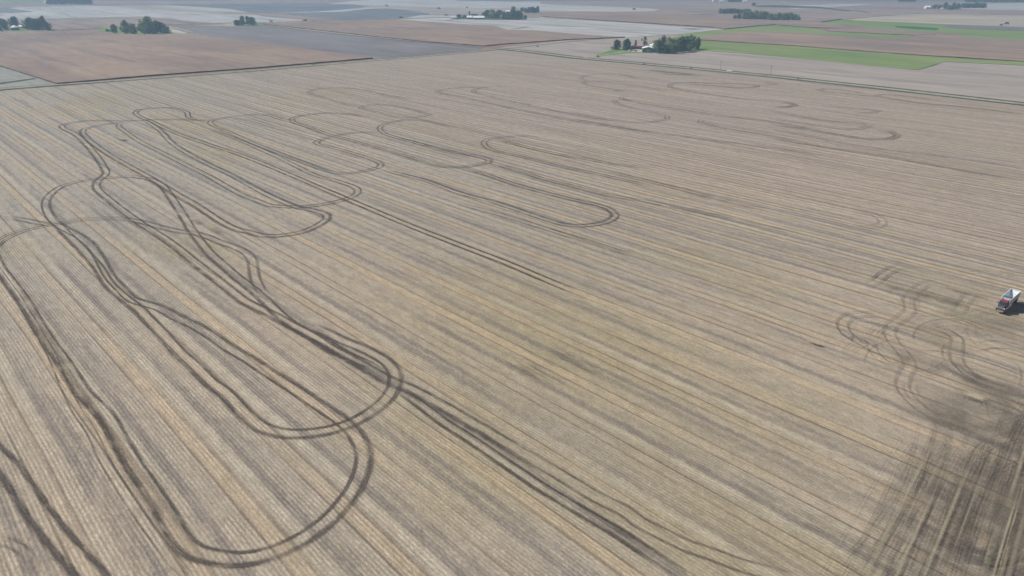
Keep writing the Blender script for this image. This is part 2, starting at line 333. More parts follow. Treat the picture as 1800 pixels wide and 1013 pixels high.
for nm, pts, lab in [
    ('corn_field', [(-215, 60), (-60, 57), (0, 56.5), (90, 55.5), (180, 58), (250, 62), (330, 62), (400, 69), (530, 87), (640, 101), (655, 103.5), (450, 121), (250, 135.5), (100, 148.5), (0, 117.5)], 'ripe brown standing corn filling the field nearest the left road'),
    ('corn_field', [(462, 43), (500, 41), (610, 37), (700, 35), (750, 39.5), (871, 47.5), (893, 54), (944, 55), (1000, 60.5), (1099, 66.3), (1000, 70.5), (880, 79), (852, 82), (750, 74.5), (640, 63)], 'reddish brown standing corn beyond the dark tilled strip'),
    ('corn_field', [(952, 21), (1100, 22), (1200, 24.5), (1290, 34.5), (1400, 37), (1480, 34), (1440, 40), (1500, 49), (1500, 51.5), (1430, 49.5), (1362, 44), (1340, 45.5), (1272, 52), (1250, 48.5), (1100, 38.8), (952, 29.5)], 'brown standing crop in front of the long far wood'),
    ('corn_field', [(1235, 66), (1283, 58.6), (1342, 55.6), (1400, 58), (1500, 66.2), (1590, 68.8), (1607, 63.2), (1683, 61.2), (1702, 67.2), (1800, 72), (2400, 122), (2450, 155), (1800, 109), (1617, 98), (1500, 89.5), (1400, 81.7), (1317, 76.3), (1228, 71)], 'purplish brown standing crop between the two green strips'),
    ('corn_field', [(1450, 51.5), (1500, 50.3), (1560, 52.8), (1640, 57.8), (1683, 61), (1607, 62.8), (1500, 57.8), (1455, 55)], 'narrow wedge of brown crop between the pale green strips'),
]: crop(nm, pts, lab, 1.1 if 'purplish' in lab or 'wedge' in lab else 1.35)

# near field: from the road corner outwards, running far past both sides and behind the viewpoint
corner = P(880, 88.5); rt = [P(*p) for p in [(912, 91.5), (1000, 103.5), (1125, 114.5), (1300, 130.5), (1450, 148.5), (1600, 164.5), (1800, 186)]]
lf = [P(*p) for p in [(850, 90.5), (675, 105), (450, 126.5), (250, 141.5), (0, 160.5)]]
near = [lf[-1] - E2 * 900] + lf[::-1] + [corner] + rt + [rt[-1] + E1 * 1200, UV(1200, -600), UV(200, -1000), UV(-1000, -700)]
ZL[0] += 0.02
poly_sheet('stubble_field', near, M_main, ZL[0])

# ------------------------------------------------------------------ ribbons (roads, verges, wheel tracks)
def spline(pts, step_k=0.012, step_min=1.0):
    w_ = [P(*p) for p in pts]; changed = True
    while changed and len(w_) > 3:                 # drop points that double back or sit on top of each other
        changed = False
        for i in range(1, len(w_) - 1):
            a, b = w_[i] - w_[i-1], w_[i+1] - w_[i]
            if a.length < 1.5 or (a.angle(b) > 1.25 and min(a.length, b.length) < 0.0035 * w_[i].length + 1.8):
                w_.pop(i); changed = True; break
    w_ = [w_[0] * 2 - w_[1]] + w_ + [w_[-1] * 2 - w_[-2]]; out = []
    for i in range(1, len(w_) - 2):
        a, b, c, d = w_[i-1:i+3]; L = (c - b).length
        n = max(1, int(L / max(step_min, b.length * step_k)))
        for j in range(n):
            # centripetal-like: limit tangents by the chord
            t = j / n; ta = (c - a) * 0.5; tb = (d - b) * 0.5
            if ta.length > L: ta = ta.normalized() * L
            if tb.length > L: tb = tb.normalized() * L
            h = (2*t**3 - 3*t**2 + 1, t**3 - 2*t**2 + t, -2*t**3 + 3*t**2, t**3 - t**2)
            out.append(b * h[0] + ta * h[1] + c * h[2] + tb * h[3])
    out.append(w_[-2]); return out
def soft(m, edge_noise=0.5, lo=0.35, hi=0.95, lines=False):
    """ragged, fading edges: uses UV.x across the ribbon and the 'wear' attribute"""
    t = m.n('TexCoord').outputs['UV']; s = m.n('SeparateXYZ'); m.put(s.inputs[0], t)
    a = m.math('ABSOLUTE', m.math('MULTIPLY_ADD', s.outputs[0], 2.0, -1.0)); g_ = m.n('NewGeometry').outputs['Position']
    nz = m.noise(g_, 4, 0.8, 1.8); nz2 = m.noise(g_, 3, 0.6, 0.12)
    e = m.math('ADD', a, m.math('MULTIPLY', m.math('SUBTRACT', nz, 0.5), edge_noise * 2.2))
    al = m.rng(e, hi, lo)
    if lines:                                       # lug marks and ridges running along the wheel path
        cv = m.n('CombineXYZ'); m.put(cv.inputs[0], m.math('MULTIPLY', s.outputs[0], 4.5)); m.put(cv.inputs[1], m.math('MULTIPLY', s.outputs[1], .22)); m.put(cv.inputs[2], 3.0)
        al = m.math('MULTIPLY', al, m.rng(m.noise(cv.outputs[0], 3, .6), .3, .62, .45, 1.1))
    at = m.n('Attribute', attribute_name='wear'); 
    al = m.math('MULTIPLY', al, at.outputs['Fac']); al = m.math('MULTIPLY', al, m.rng(nz2, 0.34, 0.60, 0.60, 1.15), clamp=True)
    m.put(m.b.inputs['Alpha'], al); return s
def ribbons(name, mat, runs, z, kind='structure'):
    """runs: list of (points in metres, centre offset, width, wear, fade)"""
    vs, fs, uvs, wr = [], [], [], []
    for pts, off, wd, wear, fade in runs:
        n = len(pts); base = len(vs); L = [0.0]
        for i in range(1, n): L.append(L[-1] + (pts[i] - pts[i-1]).length)
        for i, p in enumerate(pts):
            t = (pts[min(i+1, n-1)] - pts[max(i-1, 0)]); t = Vector((t.x, t.y, 0)).normalized(); nrm = Vector((t.y, -t.x, 0))
            ww = wear * min(1, (L[i] + .01) / fade if fade else 1, (L[-1] - L[i] + .01) / fade if fade else 1)
            for sgn in (-1, 1):
                q = p + nrm * (off + sgn * wd / 2); vs.append((q.x, q.y, z)); uvs.append(((sgn + 1) / 2, L[i])); wr.append(ww)
        for i in range(n - 1):
            a = base + 2 * i; fs.append((a, a + 1, a + 3, a + 2))
    me = bpy.data.meshes.new(name); me.from_pydata(vs, [], fs); ul = me.uv_layers.new(name='UVMap')
    for lp in me.loops: ul.data[lp.index].uv = uvs[lp.vertex_index]
    at = me.attributes.new('wear', 'FLOAT', 'POINT')
    for i, x in enumerate(wr): at.data[i].value = x
    me.materials.append(mat); o = link(bpy.data.objects.new(name, me)); o['kind'] = kind; return o

def soft_mat(name, c1, c2, **kw):
    m = N(name); u, v = m.uv(); g_ = m.noise(m.vec(u, 1.1, v, 1.7, 5), 5, 0.75)
    c = m.mix(m.rng(g_, 0.3, 0.7), c1, c2); m.color(c); s_ = soft(m, **kw)
    h_ = g_ if not kw.get('lines') else m.math('ADD', g_, m.math('MULTIPLY', m.math('ABSOLUTE', m.math('MULTIPLY_ADD', s_.outputs[0], 2.0, -1.0)), 1.2))
    m.bump(h_, 0.8, 0.2); return m.m
M_track = soft_mat('pressed_soil', lin(112, 103, 95, K_), lin(80, 73, 69, K_), edge_noise=0.7, lo=0.0, hi=1.15, lines=True)
M_verge = soft_mat('verge', lin(70, 88, 50, .62), lin(108, 118, 72, .62), edge_noise=0.35, lo=0.5, hi=1.0)
M_grav = soft_mat('road_gravel', lin(184, 180, 164, .82), lin(164, 160, 146, .82), edge_noise=0.2, lo=0.7, hi=1.0)
M_fade = soft_mat('field_margin', lin(186, 176, 160, .82), lin(166, 158, 142, .82), edge_noise=0.35, lo=0.4, hi=1.0)
zr = ZL[0] + 0.02
# right road with a grass ditch on both sides
rr = spline([(880, 86.3), (943, 93), (1010, 101.5), (1122, 112), (1206, 119.8), (1300, 129), (1400, 139.3), (1567, 157.5), (1800, 184), (2300, 241)], .01, 4)
ribbons('grass_verge', M_verge, [(rr, -7.5, 7, .95, 0), (rr, 7.5, 7, 1.0, 0)], zr)
ribbons('gravel_road', M_grav, [(rr, 0, 6.5, .9, 0)], zr + .02)
# left road, pale margin beside the corn and a thin dark ditch line
lr = spline([(-400, 193.5), (0, 156.5), (100, 148.9), (250, 138.6), (450, 123.6), (675, 104.4), (760, 97.3), (845, 89.4), (882, 85.6)], .01, 4)
ribbons('gravel_road', M_grav, [(lr, 2.5, 9, .75, 0)], zr + .005)
ribbons('grass_verge', M_verge, [(lr, -5.5 + 16, 4.5, .9, 0), (lr, -4, 4, .5, 0)], zr + .015)
# road crossing on beyond the corner, then the far road
fr = spline([(880, 86), (900, 84.5), (1000, 73.5), (1060, 68.5), (1110, 66)], .01, 4)
ribbons('grass_verge', M_verge, [(fr, 4, 6, .7, 40)], zr + .03)
far = spline([(-300, 66), (0, 56), (90, 53.4), (170, 50.2), (250, 47.6), (300, 44.2), (400, 41), (480, 40.4), (600, 36.2), (700, 33.4), (790, 31), (950, 31)], .01, 6)
ribbons('grass_verge', M_verge, [(far, 0, 34, .8, 0)], zr + .03)
ribbons('gravel_road', M_grav, [(far, 0, 12, .8, 0)], zr + .045)
mg = spline([(318, 57.5), (400, 70), (530, 88), (676, 104.3)], .01, 4)
ribbons('field_margin', M_fade, [(mg, 0, 9, .8, 10)], zr + .05)
for pts, wd, st in [([(300, 47), (340, 58)], 14, .8), ([(462, 44.5), (640, 65.5), (850, 84.3)], 7, .5)]:
    ribbons('field_margin', M_fade if wd > 10 else M_verge, [(spline(pts, .01, 5), 0, wd, st, 10)], zr + .055)
for pts in [[(952, 31), (1100, 40), (1260, 50.5)], [(0, 12.5), (60, 12), (100, 11)], [(110, 9), (240, 10), (330, 8.6), (600, 5.5)], [(1440, 40.5), (1483, 34.5), (1600, 25.5), (1683, 24.7), (1800, 27.6)],
            [(1200, 26), (1262, 26.5)], [(1200, 21), (1265, 20.5)], [(1653, 48.8), (1800, 55.2)], [(780, 37), (815, 34), (900, 33)], [(895, 52.6), (912, 50.5), (930, 47)], [(1500, 18.5), (1530, 23)]]:
    ribbons('field_margin', M_verge, [(spline(pts, .01, 6), 0, 14 if pts[0][1] < 40 else 8, .75, 20)], zr + .06)

# farmyard of the near farm: lane, lawn, gravel
patch('lawn', [(1040, 100), (1056, 95), (1074, 88.5), (1090, 87), (1108, 87.5), (1128, 92), (1152, 94), (1110, 93.8), (1075, 97), (1050, 100.8)], M_lawn)
patch('lawn', [(1222, 89.5), (1228, 84), (1240, 84), (1262, 86.5), (1260, 88), (1236, 89.5)], M_lawn)
dr = spline([(1026, 102.3), (1055, 97.9), (1080, 94.2), (1098, 91.2), (1112, 90.6)], .01, 3)
ribbons('gravel_lane', M_grav, [(dr, 0, 6, 1.0, 0)], ZL[0] + .03)
patch('gravel_yard', [(1104, 91.5), (1109, 89), (1127, 84.5), (1130, 92.5), (1112, 92)], M_gravel)
patch('lawn', [(0, 53), (30, 50), (90, 51), (92, 54.5), (60, 55.4), (0, 57)], M_lawn)
dl = spline([(-60, 60), (8, 55.6), (40, 55), (82, 54.3), (110, 53)], .01, 4); ribbons('gravel_lane', M_grav, [(dl, 0, 9, 1, 0)], ZL[0] + .03)
patch('lawn', [(172, 52), (190, 48), (240, 48), (300, 54), (302, 58), (262, 61.5), (215, 61), (185, 58)], M_lawn)
patch('lawn', [(410, 43), (455, 42), (480, 41.5), (458, 45), (412, 46)], M_lawn)
patch('gravel_yard', [(300, 53), (312, 53.5), (330, 59), (322, 60), (304, 57)], M_gravel)
patch('lawn', [(796, 31), (850, 30.5), (925, 31.5), (925, 34), (880, 35.5), (800, 34)], M_grass)

# ------------------------------------------------------------------ wheel tracks, followed one pass at a time
c4 = (0, 150, 3.378); c5 = (0, 400, 3.378); c6 = (0, 700, 3.236); c7 = (400, 600, 3.378)
m1 = (350, 130, 4); m2 = (700, 130, 4); m3 = (1000, 90, 4); m4 = (1350, 130, 4); m5 = (400, 300, 3.378); m6 = (800, 300, 3.378)
m7 = (1200, 300, 3.378); m8 = (250, 380, 3.378); b1 = (650, 650, 3.378); b2 = (900, 713, 3.378); b3 = (350, 760, 4)
r1 = (1550, 560, 5.96); r2 = (1450, 440, 5.96); r3 = (1550, 700, 5.96); q1 = (1640, 880, 7.619); rb = (1400, 420, 3.377)
D2 = [(-1.45, .95, 1), (1.45, .95, 1)]                     # (offset, width, wear) of each wheel
DW = [(-1.6, 1.1, 1), (1.35, 1.75, .9)]
TR = [
 (K(*c5,(-60,130),(0,250),(60,330),(140,440),(215,570),(290,690),(370,800),(440,910),(500,1000)) + K(*c6,(600,110),(680,250),(765,400),(860,540),(950,680),(1000,770),(1060,850),(1130,895)) + K(*b3,(120,895),(250,910),(400,895),(550,850),(700,780),(850,680),(960,580),(1065,450),(1130,330),(1160,210),(1145,110),(1090,10)) + K(*c7,(690,490),(600,425),(470,340),(350,260),(240,190),(120,110),(0,40)) + K(*m8,(440,735),(370,690),(290,645),(200,605),(100,550),(0,490)) + K(*c5,(800,440),(720,370),(650,290),(600,200),(540,110),(460,50),(390,15)) + K(*c4,(330,820),(290,765),(275,705),(300,655),(370,605),(450,582),(540,566),(680,552),(800,548),(880,560),(960,600),(1020,680),(1080,770),(1140,870),(1200,950),(1250,1010)) + K(*m8,(470,290),(560,370),(640,430),(720,500),(790,570),(870,640),(960,695),(1080,755),(1200,830),(1330,890),(1440,960)), DW, .95),
 (K(*c5,(-40,220),(90,400),(165,520),(225,620),(295,740),(345,850),(390,960)) + K(*c6,(440,80),(520,200),(590,350),(660,470),(750,610),(840,740),(930,860),(1030,985),(1090,1040)), [(-.9, .5, .7), (.9, .55, .8)], .8),
 (K(*c5,(110,360),(190,500),(260,620),(330,730),(400,850),(470,960)) + K(*c6,(620,200),(700,340),(800,500),(900,640),(1000,780)), [(0, 2.4, .55)], .7),
 (K(*c4,(340,835)) + K(*c5,(430,80),(510,160),(590,255),(650,350),(740,430),(820,490),(900,575),(980,660),(1060,750),(1150,830),(1250,930)) + K(*c7,(0,330),(60,400),(130,470),(200,520),(300,553),(420,562),(560,548),(680,518),(780,475),(880,410),(955,340),(995,260),(990,190),(945,130),(865,80),(780,40),(690,5)) + K(*m8,(1100,700),(980,645)), DW, .95),
 (K(*c7,(985,240),(960,180),(900,130),(800,80),(700,40)), [(-.2, 1.2, .7)], .8),
 (K(*c4,(1240,215),(1180,212),(1050,208),(900,210),(760,215),(650,215),(520,215),(420,228),(365,245),(375,262),(440,292),(500,342),(560,410),(600,465),(630,530),(580,575),(575,620),(640,680),(740,760),(845,835)) + K(*m8,(100,120),(200,190),(300,272),(400,350),(500,430),(600,510),(700,560),(800,610),(900,665),(1030,735)) + K(*c7,(600,45),(750,125),(900,212),(1000,262)) + K(*b1,(230,120),(400,210),(560,302),(700,385),(850,475),(1000,560)), DW, .9),
 (K(*b1,(900,502),(1000,560),(1200,680),(1350,770),(1510,850)) + K(*b2,(750,700),(900,780),(1050,850),(1200,900),(1350,960),(1500,1000),(1700,1060)), D2, .62),
 (K(*c7,(300,-120),(420,-40),(560,40),(700,115),(850,200),(960,260)) , [(-.3, 2.6, .75)], .7),
 (K(*b1,(170,120),(330,240),(450,330),(600,425),(750,530),(900,630),(1000,700),(1150,790),(1300,880),(1480,985)) + K(*b2,(750,850),(900,950),(1040,1040)), [(-1.2, .9, 1), (1.1, 1.3, 1)], 1.15),
 (K(*b1,(560,330),(700,420),(850,515),(950,580),(1100,660)), [(0, 1.7, .75)], .7),
 (K(*b2,(330,560),(480,650),(640,760),(800,860),(960,970)), [(0, 2.0, .6)], .8),
 (K(*c4,(760,215),(700,226),(640,235),(560,250),(500,265),(492,290),(540,340),(620,400),(700,450),(790,500),(880,550),(980,610),(1060,660),(1150,710),(1240,770),(1330,830),(1420,868)) + K(*m5,(130,373),(200,393),(290,396),(380,385),(450,370),(530,335),(590,295),(590,270),(550,252),(500,240),(430,228),(340,195),(240,150),(120,85),(0,20)) + K(*c4,(1250,480),(1100,400),(1020,345),(960,280),(900,235),(850,208)), DW, .9),
 (K(*c4,(760,218),(705,240),(720,262),(790,312),(850,350),(950,400),(1050,450),(1150,500),(1250,550),(1350,610),(1450,663)) + K(*m5,(200,195),(260,215),(350,222),(450,222),(550,210),(650,190),(720,170),(770,140),(765,112),(720,90),(640,65),(560,45),(480,15)) + K(*m1,(550,590),(350,500),(200,440),(90,400)), D2, .9),
 (K(*c4,(1240,215),(1160,210),(1120,195),(1110,165),(1060,145),(990,136),(900,140),(830,148),(802,165),(830,190),(900,220),(980,260),(1100,310),(1250,360),(1400,410),(1520,455)) + [(500,305),(611.7,352.5),(725.6,401),(847,448),(888.8,464),(977.6,502),(1015,517)], D2, 1.15),
 (K(*m1,(620,338),(560,320),(520,303),(430,290),(340,295),(240,305),(140,320),(85,335),(75,350),(110,375),(200,410),(350,480),(500,540),(650,600),(800,655),(900,690),(1000,708),(1100,703),(1200,682),(1270,662),(1280,640),(1220,610),(1100,570),(1000,540),(900,515),(840,503),(820,490),(840,475),(900,455),(960,440),(1050,425),(1150,416),(1290,422)), D2, .8),
 (K(*m1,(-80,340),(0,335),(75,345)), D2, .7),
 (K(*m1,(140,320),(240,320),(380,335),(550,390),(700,440),(820,485)), D2, .45),
 (K(*m1,(1200,310),(1050,290),(900,280),(780,290),(690,305),(650,325),(660,345),(750,375),(900,430),(1050,470),(1200,512),(1400,570),(1600,630)) + K(*m2,(320,660),(430,664),(540,650),(630,632),(640,610),(600,595),(480,575),(350,545),(200,510),(0,455)), DW, .75),
 (K(*m2,(430,668),(600,710),(800,780)) + K(*m6,(500,130),(700,180),(850,213),(920,240),(948,270),(920,300),(850,323),(750,334),(650,328),(550,300),(400,250),(250,200),(100,160),(0,130)) + K(*m1,(1600,760),(1450,720),(1290,680)), DW, .85),
 (K(*m1,(1800,390),(1650,350),(1550,330),(1440,330),(1350,345),(1280,370),(1268,390),(1300,425),(1400,460),(1550,500),(1700,545)) + K(*m2,(400,570),(560,602)), D2, .75),
 (K(*m1,(1500,262),(1620,290),(1600,300),(1500,314),(1400,314),(1300,290),(1180,256),(1133,243),(1160,230),(1250,220),(1350,226),(1500,258),(1600,278)), D2, .6),
 (K(*m1,(1500,190),(1300,150),(1150,115),(1000,103),(880,105),(800,118),(768,133),(800,150),(900,180),(1020,215),(1130,240)), D2, .6),
 (K(*m2,(1000,450),(900,444),(800,447),(700,455),(630,465),(600,488),(620,520),(680,550),(800,575),(950,610),(1100,650),(1300,690),(1500,735),(1790,800)), D2, .8),
 (K(*m2,(680,460),(900,520),(1100,568),(1300,603),(1500,640),(1790,675)), DW, .7),
 (K(*m2,(600,95),(400,105),(300,118),(270,128),(320,145),(450,170),(700,225),(1000,290),(1300,350),(1600,392),(1790,418)), D2, .6),
 (K(*m2,(800,97),(680,92),(580,103),(525,125),(560,145),(700,180),(900,220),(1100,265),(1300,305),(1500,340)), D2, .6),
 (K(*m6,(0,200),(200,250),(400,310),(600,372),(800,432),(950,482),(1110,530)), D2, .7),
 (K(*m2,(640,632),(700,650),(900,705)) + K(*m6,(500,50),(700,100),(900,152),(1100,185),(1300,222),(1500,265),(1700,300)), DW, .7),
 (K(*m6,(900,10),(1100,60),(1300,110),(1550,175)), DW, .5),
 (K(*m7,(0,140),(200,175),(380,220),(560,250)), DW, .5), (K(*m7,(0,240),(250,290),(500,345),(700,390)), D2, .55),
 (K(*m3,(500,205),(350,165),(200,165),(120,175),(85,190),(110,210),(250,225),(450,250),(700,290)), D2, .45),
 (K(*m3,(450,225),(130,215),(95,230),(130,245),(250,265),(400,290)), D2, .5),
 (K(*m3,(420,280),(340,283),(318,295)), D2, .6), (K(*m3,(420,320),(370,328),(372,342),(500,372),(800,420),(1100,465),(1400,500),(1790,570)), D2, .7),
 (K(*m3,(480,352),(340,348),(315,360),(350,380),(450,408),(600,440),(690,465),(690,485),(620,500),(500,510),(300,490),(0,430)), D2, .6),
 (K(*m3,(1000,232),(800,225),(720,235),(705,250),(750,270),(900,295),(1200,340),(1500,360),(1595,385),(1540,400),(1400,405)), D2, .55),
 (K(*m3,(800,222),(1000,232),(1200,236),(1330,246),(1280,262),(1180,265),(1000,248),(800,232)), D2, .8),
 (K(*m3,(1300,215),(1470,236),(1400,244),(1330,246)), D2, .6),
 (K(*m3,(1000,490),(930,490),(922,508),(1000,530),(1150,560),(1400,600),(1790,680)), D2, .6),
 (K(*m3,(0,480),(300,530),(600,580),(900,620),(1200,660),(1500,700),(1790,750)), D2, .75),
 (K(*m4,(700,150),(500,115),(400,110),(350,118),(400,130),(600,150),(800,170)), D2, .6),
 (K(*m4,(1200,190),(900,155),(800,150),(758,158),(850,178),(1100,215),(1400,240),(1790,290)), D2, .7),
 (K(*m4,(400,230),(600,250),(785,266),(740,278),(600,285)), D2, .6),
 (K(*m4,(0,265),(300,320),(500,345),(650,355),(715,375),(650,392),(560,398),(400,380),(200,350),(0,320)), D2, .6),
 (K(*m4,(750,400),(860,415),(910,440),(850,462),(700,465),(500,435),(250,395),(0,360)), DW, .75),
 (K(*m4,(0,395),(250,440),(500,490),(750,530),(1000,560),(1300,600),(1790,670)), D2, .65),
 (K(*m4,(0,460),(300,510),(600,555),(900,600),(1200,660),(1500,715),(1790,765)), D2, .7),
 (K(*m4,(0,205),(100,208),(200,228),(120,238),(0,235)), D2, .6),
 (K(*m7,(1000,235),(1130,270),(1185,310),(1150,338),(1000,350),(900,345)), D2, .4),
 (K(*c4,(-60,800),(100,800),(200,820),(290,835),(380,825),(500,805),(620,800),(740,802),(850,822),(950,850),(1060,875),(1170,890),(1260,920)) + K(*m8,(450,160),(540,190),(610,222),(650,270),(660,340),(680,410),(730,490)), D2, .8),
 (K(*c4,(-80,1010),(0,935),(60,900),(150,865),(250,845),(340,828),(450,805)), D2, .9),
 (K(*c6,(-200,160),(-60,300),(10,370),(70,440),(140,550),(215,660),(290,760),(370,860),(450,950),(520,1030),(640,1160)), [(-1.7, 1.5, 1), (1.7, 1.8, 1)], 1.15),
 (K(*c6,(-40,810),(60,840),(120,870),(160,930),(150,1020)), [(-.8, .8, 1), (.8, .8, 1)], .85),
 (K(*c6,(-60,900),(0,920),(50,980),(70,1030)), [(0, 1.2, .8)], .8),
 # around the truck
 (K(*r2,(900,760),(700,722),(560,702),(400,688),(280,702),(190,755),(175,830),(230,910),(330,980)) + K(*rb,(300,580),(400,640),(490,685),(600,720),(640,760)), D2, .5),
 (K(*r2,(860,745),(1000,800),(1150,840),(1280,880),(1370,940),(1400,1010)) + K(*r1,(775,280),(760,400),(790,500),(880,590),(1000,660),(1150,720),(1300,780),(1490,830),(1600,850)), D2, .55),
 (K(*r2,(1480,345),(1250,330),(1080,360),(980,410),(900,480),(860,560),(880,650),(780,740),(690,800),(660,900),(690,1000)) + K(*r1,(110,270),(200,370),(280,500),(220,620),(200,740),(270,850),(390,960)) + K(*r3,(500,200),(700,265),(900,330),(1100,400)), D2, .36),
 (K(*r2,(400,395),(520,345),(600,275),(690,222),(830,170)), D2, .65),
 (K(*r2,(1000,410),(900,470),(880,560),(860,650)), [(-2.2, 1, .6), (0, 1, .5), (2.2, 1, .6)], .35),
 (K(*r1,(600,420),(760,560),(900,640),(1100,720),(1400,800),(1600,840)), [(-2, 3.5, .8), (1.5, 3.5, .8)], .8),
 (K(*r1,(300,680),(280,760),(340,860),(450,950)), D2, .6),
 (K(*r3,(400,150),(600,210),(800,290),(1000,370),(1300,470)), D2, .7), (K(*r3,(-60,200),(150,270),(350,345),(520,400)), D2, .5),
 (K(*rb,(1150,330),(1050,330),(980,400),(940,480)), D2, .4), (K(*rb,(1190,240),(1240,215),(1330,215),(1420,240)), D2, .6),
 (K(*rb,(1200,420),(1100,440),(900,480),(740,480)), D2, .45),
 (K(*q1,(1500,-500),(1330,0),(1219,330),(1170,500),(1110,620),(1000,712),(850,785),(700,805),(450,768),(200,715),(0,680),(-300,600)), DW, .7),
 (K(*q1,(1600,350),(1330,640),(1150,800),(950,885),(700,905),(450,872),(200,820),(-100,730)), D2, .7),
 (K(*q1,(1600,680),(1300,870),(1050,960),(750,980),(450,940),(100,860)), D2, .75),
]
zt = ZL[0] + 0.05
for i, (pts, wheels, wear) in enumerate(TR):
    sp = spline(pts); d = sp[len(sp)//2].length; boost = 1 + min(1.5, max(0, d - 200) / 300); wear = wear * (1 - min(.12, max(0, d - 250) / 1500))
    ribbons('wheel_track', M_track, [(sp, o, w_ * boost * (1.0 if w_ < 1.9 else .9), min(1.15, k * wear * .9), 10) for o, w_, k in wheels], zt + i * 0.006)

# scuffed turning ground at the end of the rows: rows and wheel lines cross at right angles here
M_scuff = soft_mat('churned_soil', lin(120, 113, 102, K_), lin(148, 139, 122, K_), edge_noise=0.9, lo=-0.2, hi=1.2, lines=True)
M_straw = soft_mat('loose_straw', lin(188, 178, 150, K_), lin(168, 158, 136, K_), edge_noise=0.6, lo=0.1, hi=1.0)
HA = R(40.5); H2 = Vector((math.sin(HA), math.cos(HA), 0)); H1 = Vector((math.cos(HA), -math.sin(HA), 0))    # the way the trucks drive here
def HV(u, v): return H1 * u + H2 * v
def seg(u, v0, v1, j=0): return [HV(u + random.uniform(-j, j), v0 + (v1 - v0) * t / 24) for t in range(25)]
zh = zt + len(TR) * 0.006
def uvp(px, py): q = P(px, py); return q.dot(H1), q.dot(H2)
u0, v0 = uvp(1560, 930); uT, vT = uvp(1772, 600); uM, vM = uvp(1640, 765); uB, vB = uvp(1640, 1100)
def top_of(u): return vM + random.uniform(-4, 12) if u < uM + 8 else min(vT - 4, vM + 8 + (u - uM - 8) * 3.5) + random.uniform(-14, 4)
base = []
for k in range(19):
    u = u0 - 2 + k * 2.9 + random.uniform(-.6, .6); base.append((seg(u, vB - 30, top_of(u), .12), 0, 4.6, random.uniform(.22, .5) * (.6 if k < 3 else 1), 14))
ribbons('worn_ground', M_scuff, base, zh)
runs = []
for k in range(120):
    u = u0 - 4 + random.random() * 56; a = random.uniform(vB - 25, vM - 20); b = min(a + random.uniform(30, 130), top_of(u))
    if b - a < 15: a = b - 30
    cc = seg(u, a, b); sway = random.uniform(-3.5, 3.5)
    cc = [p + H1 * sway * math.sin(i / 24 * 3.1) for i, p in enumerate(cc)]
    g2 = random.choice([1.45, 1.3, 1.6]); wd = random.uniform(.3, .85); wr_ = random.uniform(.18, .46) * (.7 if u < u0 + 6 else 1)
    runs += [(cc, -g2, wd, wr_, 12), (cc, g2, wd, wr_, 12)]
ribbons('wheel_track', M_track, runs, zh + .01)
def blob(px, py, ru, rv, mat, wear, z, name='worn_ground', px_ang=0):
    c = P(px, py); pts = [c + E1 * (ru * (t / 8 - 1)) for t in range(17)]
    return ribbons(name, mat, [(pts, 0, rv * 2, wear, ru * .55)], z)
for (px, py, ru, rv, we) in [(1738, 752, 18, 13, .48), (1795, 715, 16, 12, .48), (1680, 745, 10, 6, .28), (1775, 580, 12, 12, .35), (1650, 528, 8, 4, .6), (1590, 514, 7, 3, .65),
                             (1612, 640, 7, 6, .5), (1700, 850, 12, 18, .3), (1780, 900, 10, 16, .3), (1625, 585, 9, 7, .3)]:
    zh += .006; blob(px, py, ru, rv, M_scuff, we, zh)
# wheel lines laid over one another by the trucks and the grain cart turning here
arcs = []
for k in range(6):
    u = u0 + random.uniform(8, 46); a = random.uniform(vB, vM - 10); L1 = random.uniform(20, 70); rad = random.uniform(16, 34); sg = random.choice([-1, 1]); an = random.uniform(.5, 2.4)
    pts = [HV(u, a + L1 * t / 12) for t in range(12)]; c = HV(u + sg * rad, a + L1)
    for t in range(16):
        th_ = an * t / 15; pts.append(c - H1 * (sg * rad * math.cos(th_)) + H2 * (rad * math.sin(th_)))
    ww = random.uniform(.5, .9); wr_ = random.uniform(.2, .45)
    arcs += [(pts, -1.2, ww, wr_, 8), (pts, 1.2, ww, wr_, 8)]
for k in range(20):                                  # loose loops between the truck and the end of the rows
    px, py = random.uniform(1560, 1790), random.uniform(500, 720); c = P(px, py); ru, rv = random.uniform(7, 20), random.uniform(7, 20); t0 = random.uniform(0, 6.28); an = random.uniform(1, 3)
    pts = [c + E1 * (ru * math.cos(t0 + an * t / 20)) + E2 * (rv * math.sin(t0 + an * t / 20)) for t in range(21)]
    ww = random.uniform(.4, .8); wr_ = random.uniform(.15, .35); arcs += [(pts, -1.1, ww, wr_, 6), (pts, 1.1, ww, wr_, 6)]
ribbons('wheel_track', M_track, arcs, zh + .012)
pale_ = []
for k in range(60):
    u = u0 + random.uniform(0, 50); a = random.uniform(vB - 20, vM - 10); L1 = min(random.uniform(12, 60), top_of(u) - a); pale_.append((seg(u, a, a + L1), 0, random.uniform(.4, 1.6), random.uniform(.25, .7), 14))
for k in range(14):
    px, py = random.uniform(1570, 1780), random.uniform(500, 700); c = P(px, py); ru, rv = random.uniform(7, 18), random.uniform(7, 18); t0 = random.uniform(0, 6.28); an = random.uniform(1, 2.4)
    pale_.append(([c + E1 * (ru * math.cos(t0 + an * t / 20)) + E2 * (rv * math.sin(t0 + an * t / 20)) for t in range(21)], 0, random.uniform(.6, 1.4), random.uniform(.3, .6), 6))
ribbons('loose_straw', M_straw, pale_, zh + .018)
zh += .02
blob(1712, 703, 2.6, 2.2, M_straw, 1.0, zh + .006); blob(1700, 560, 9, 6, M_straw, .5, zh + .012); blob(1660, 610, 7, 5, M_straw, .45, zh + .018)
blob(1690, 515, 8, 3, M_straw, .5, zh + .024); blob(1432, 608, 2.4, 1.2, M_straw, .8, zh + .03)
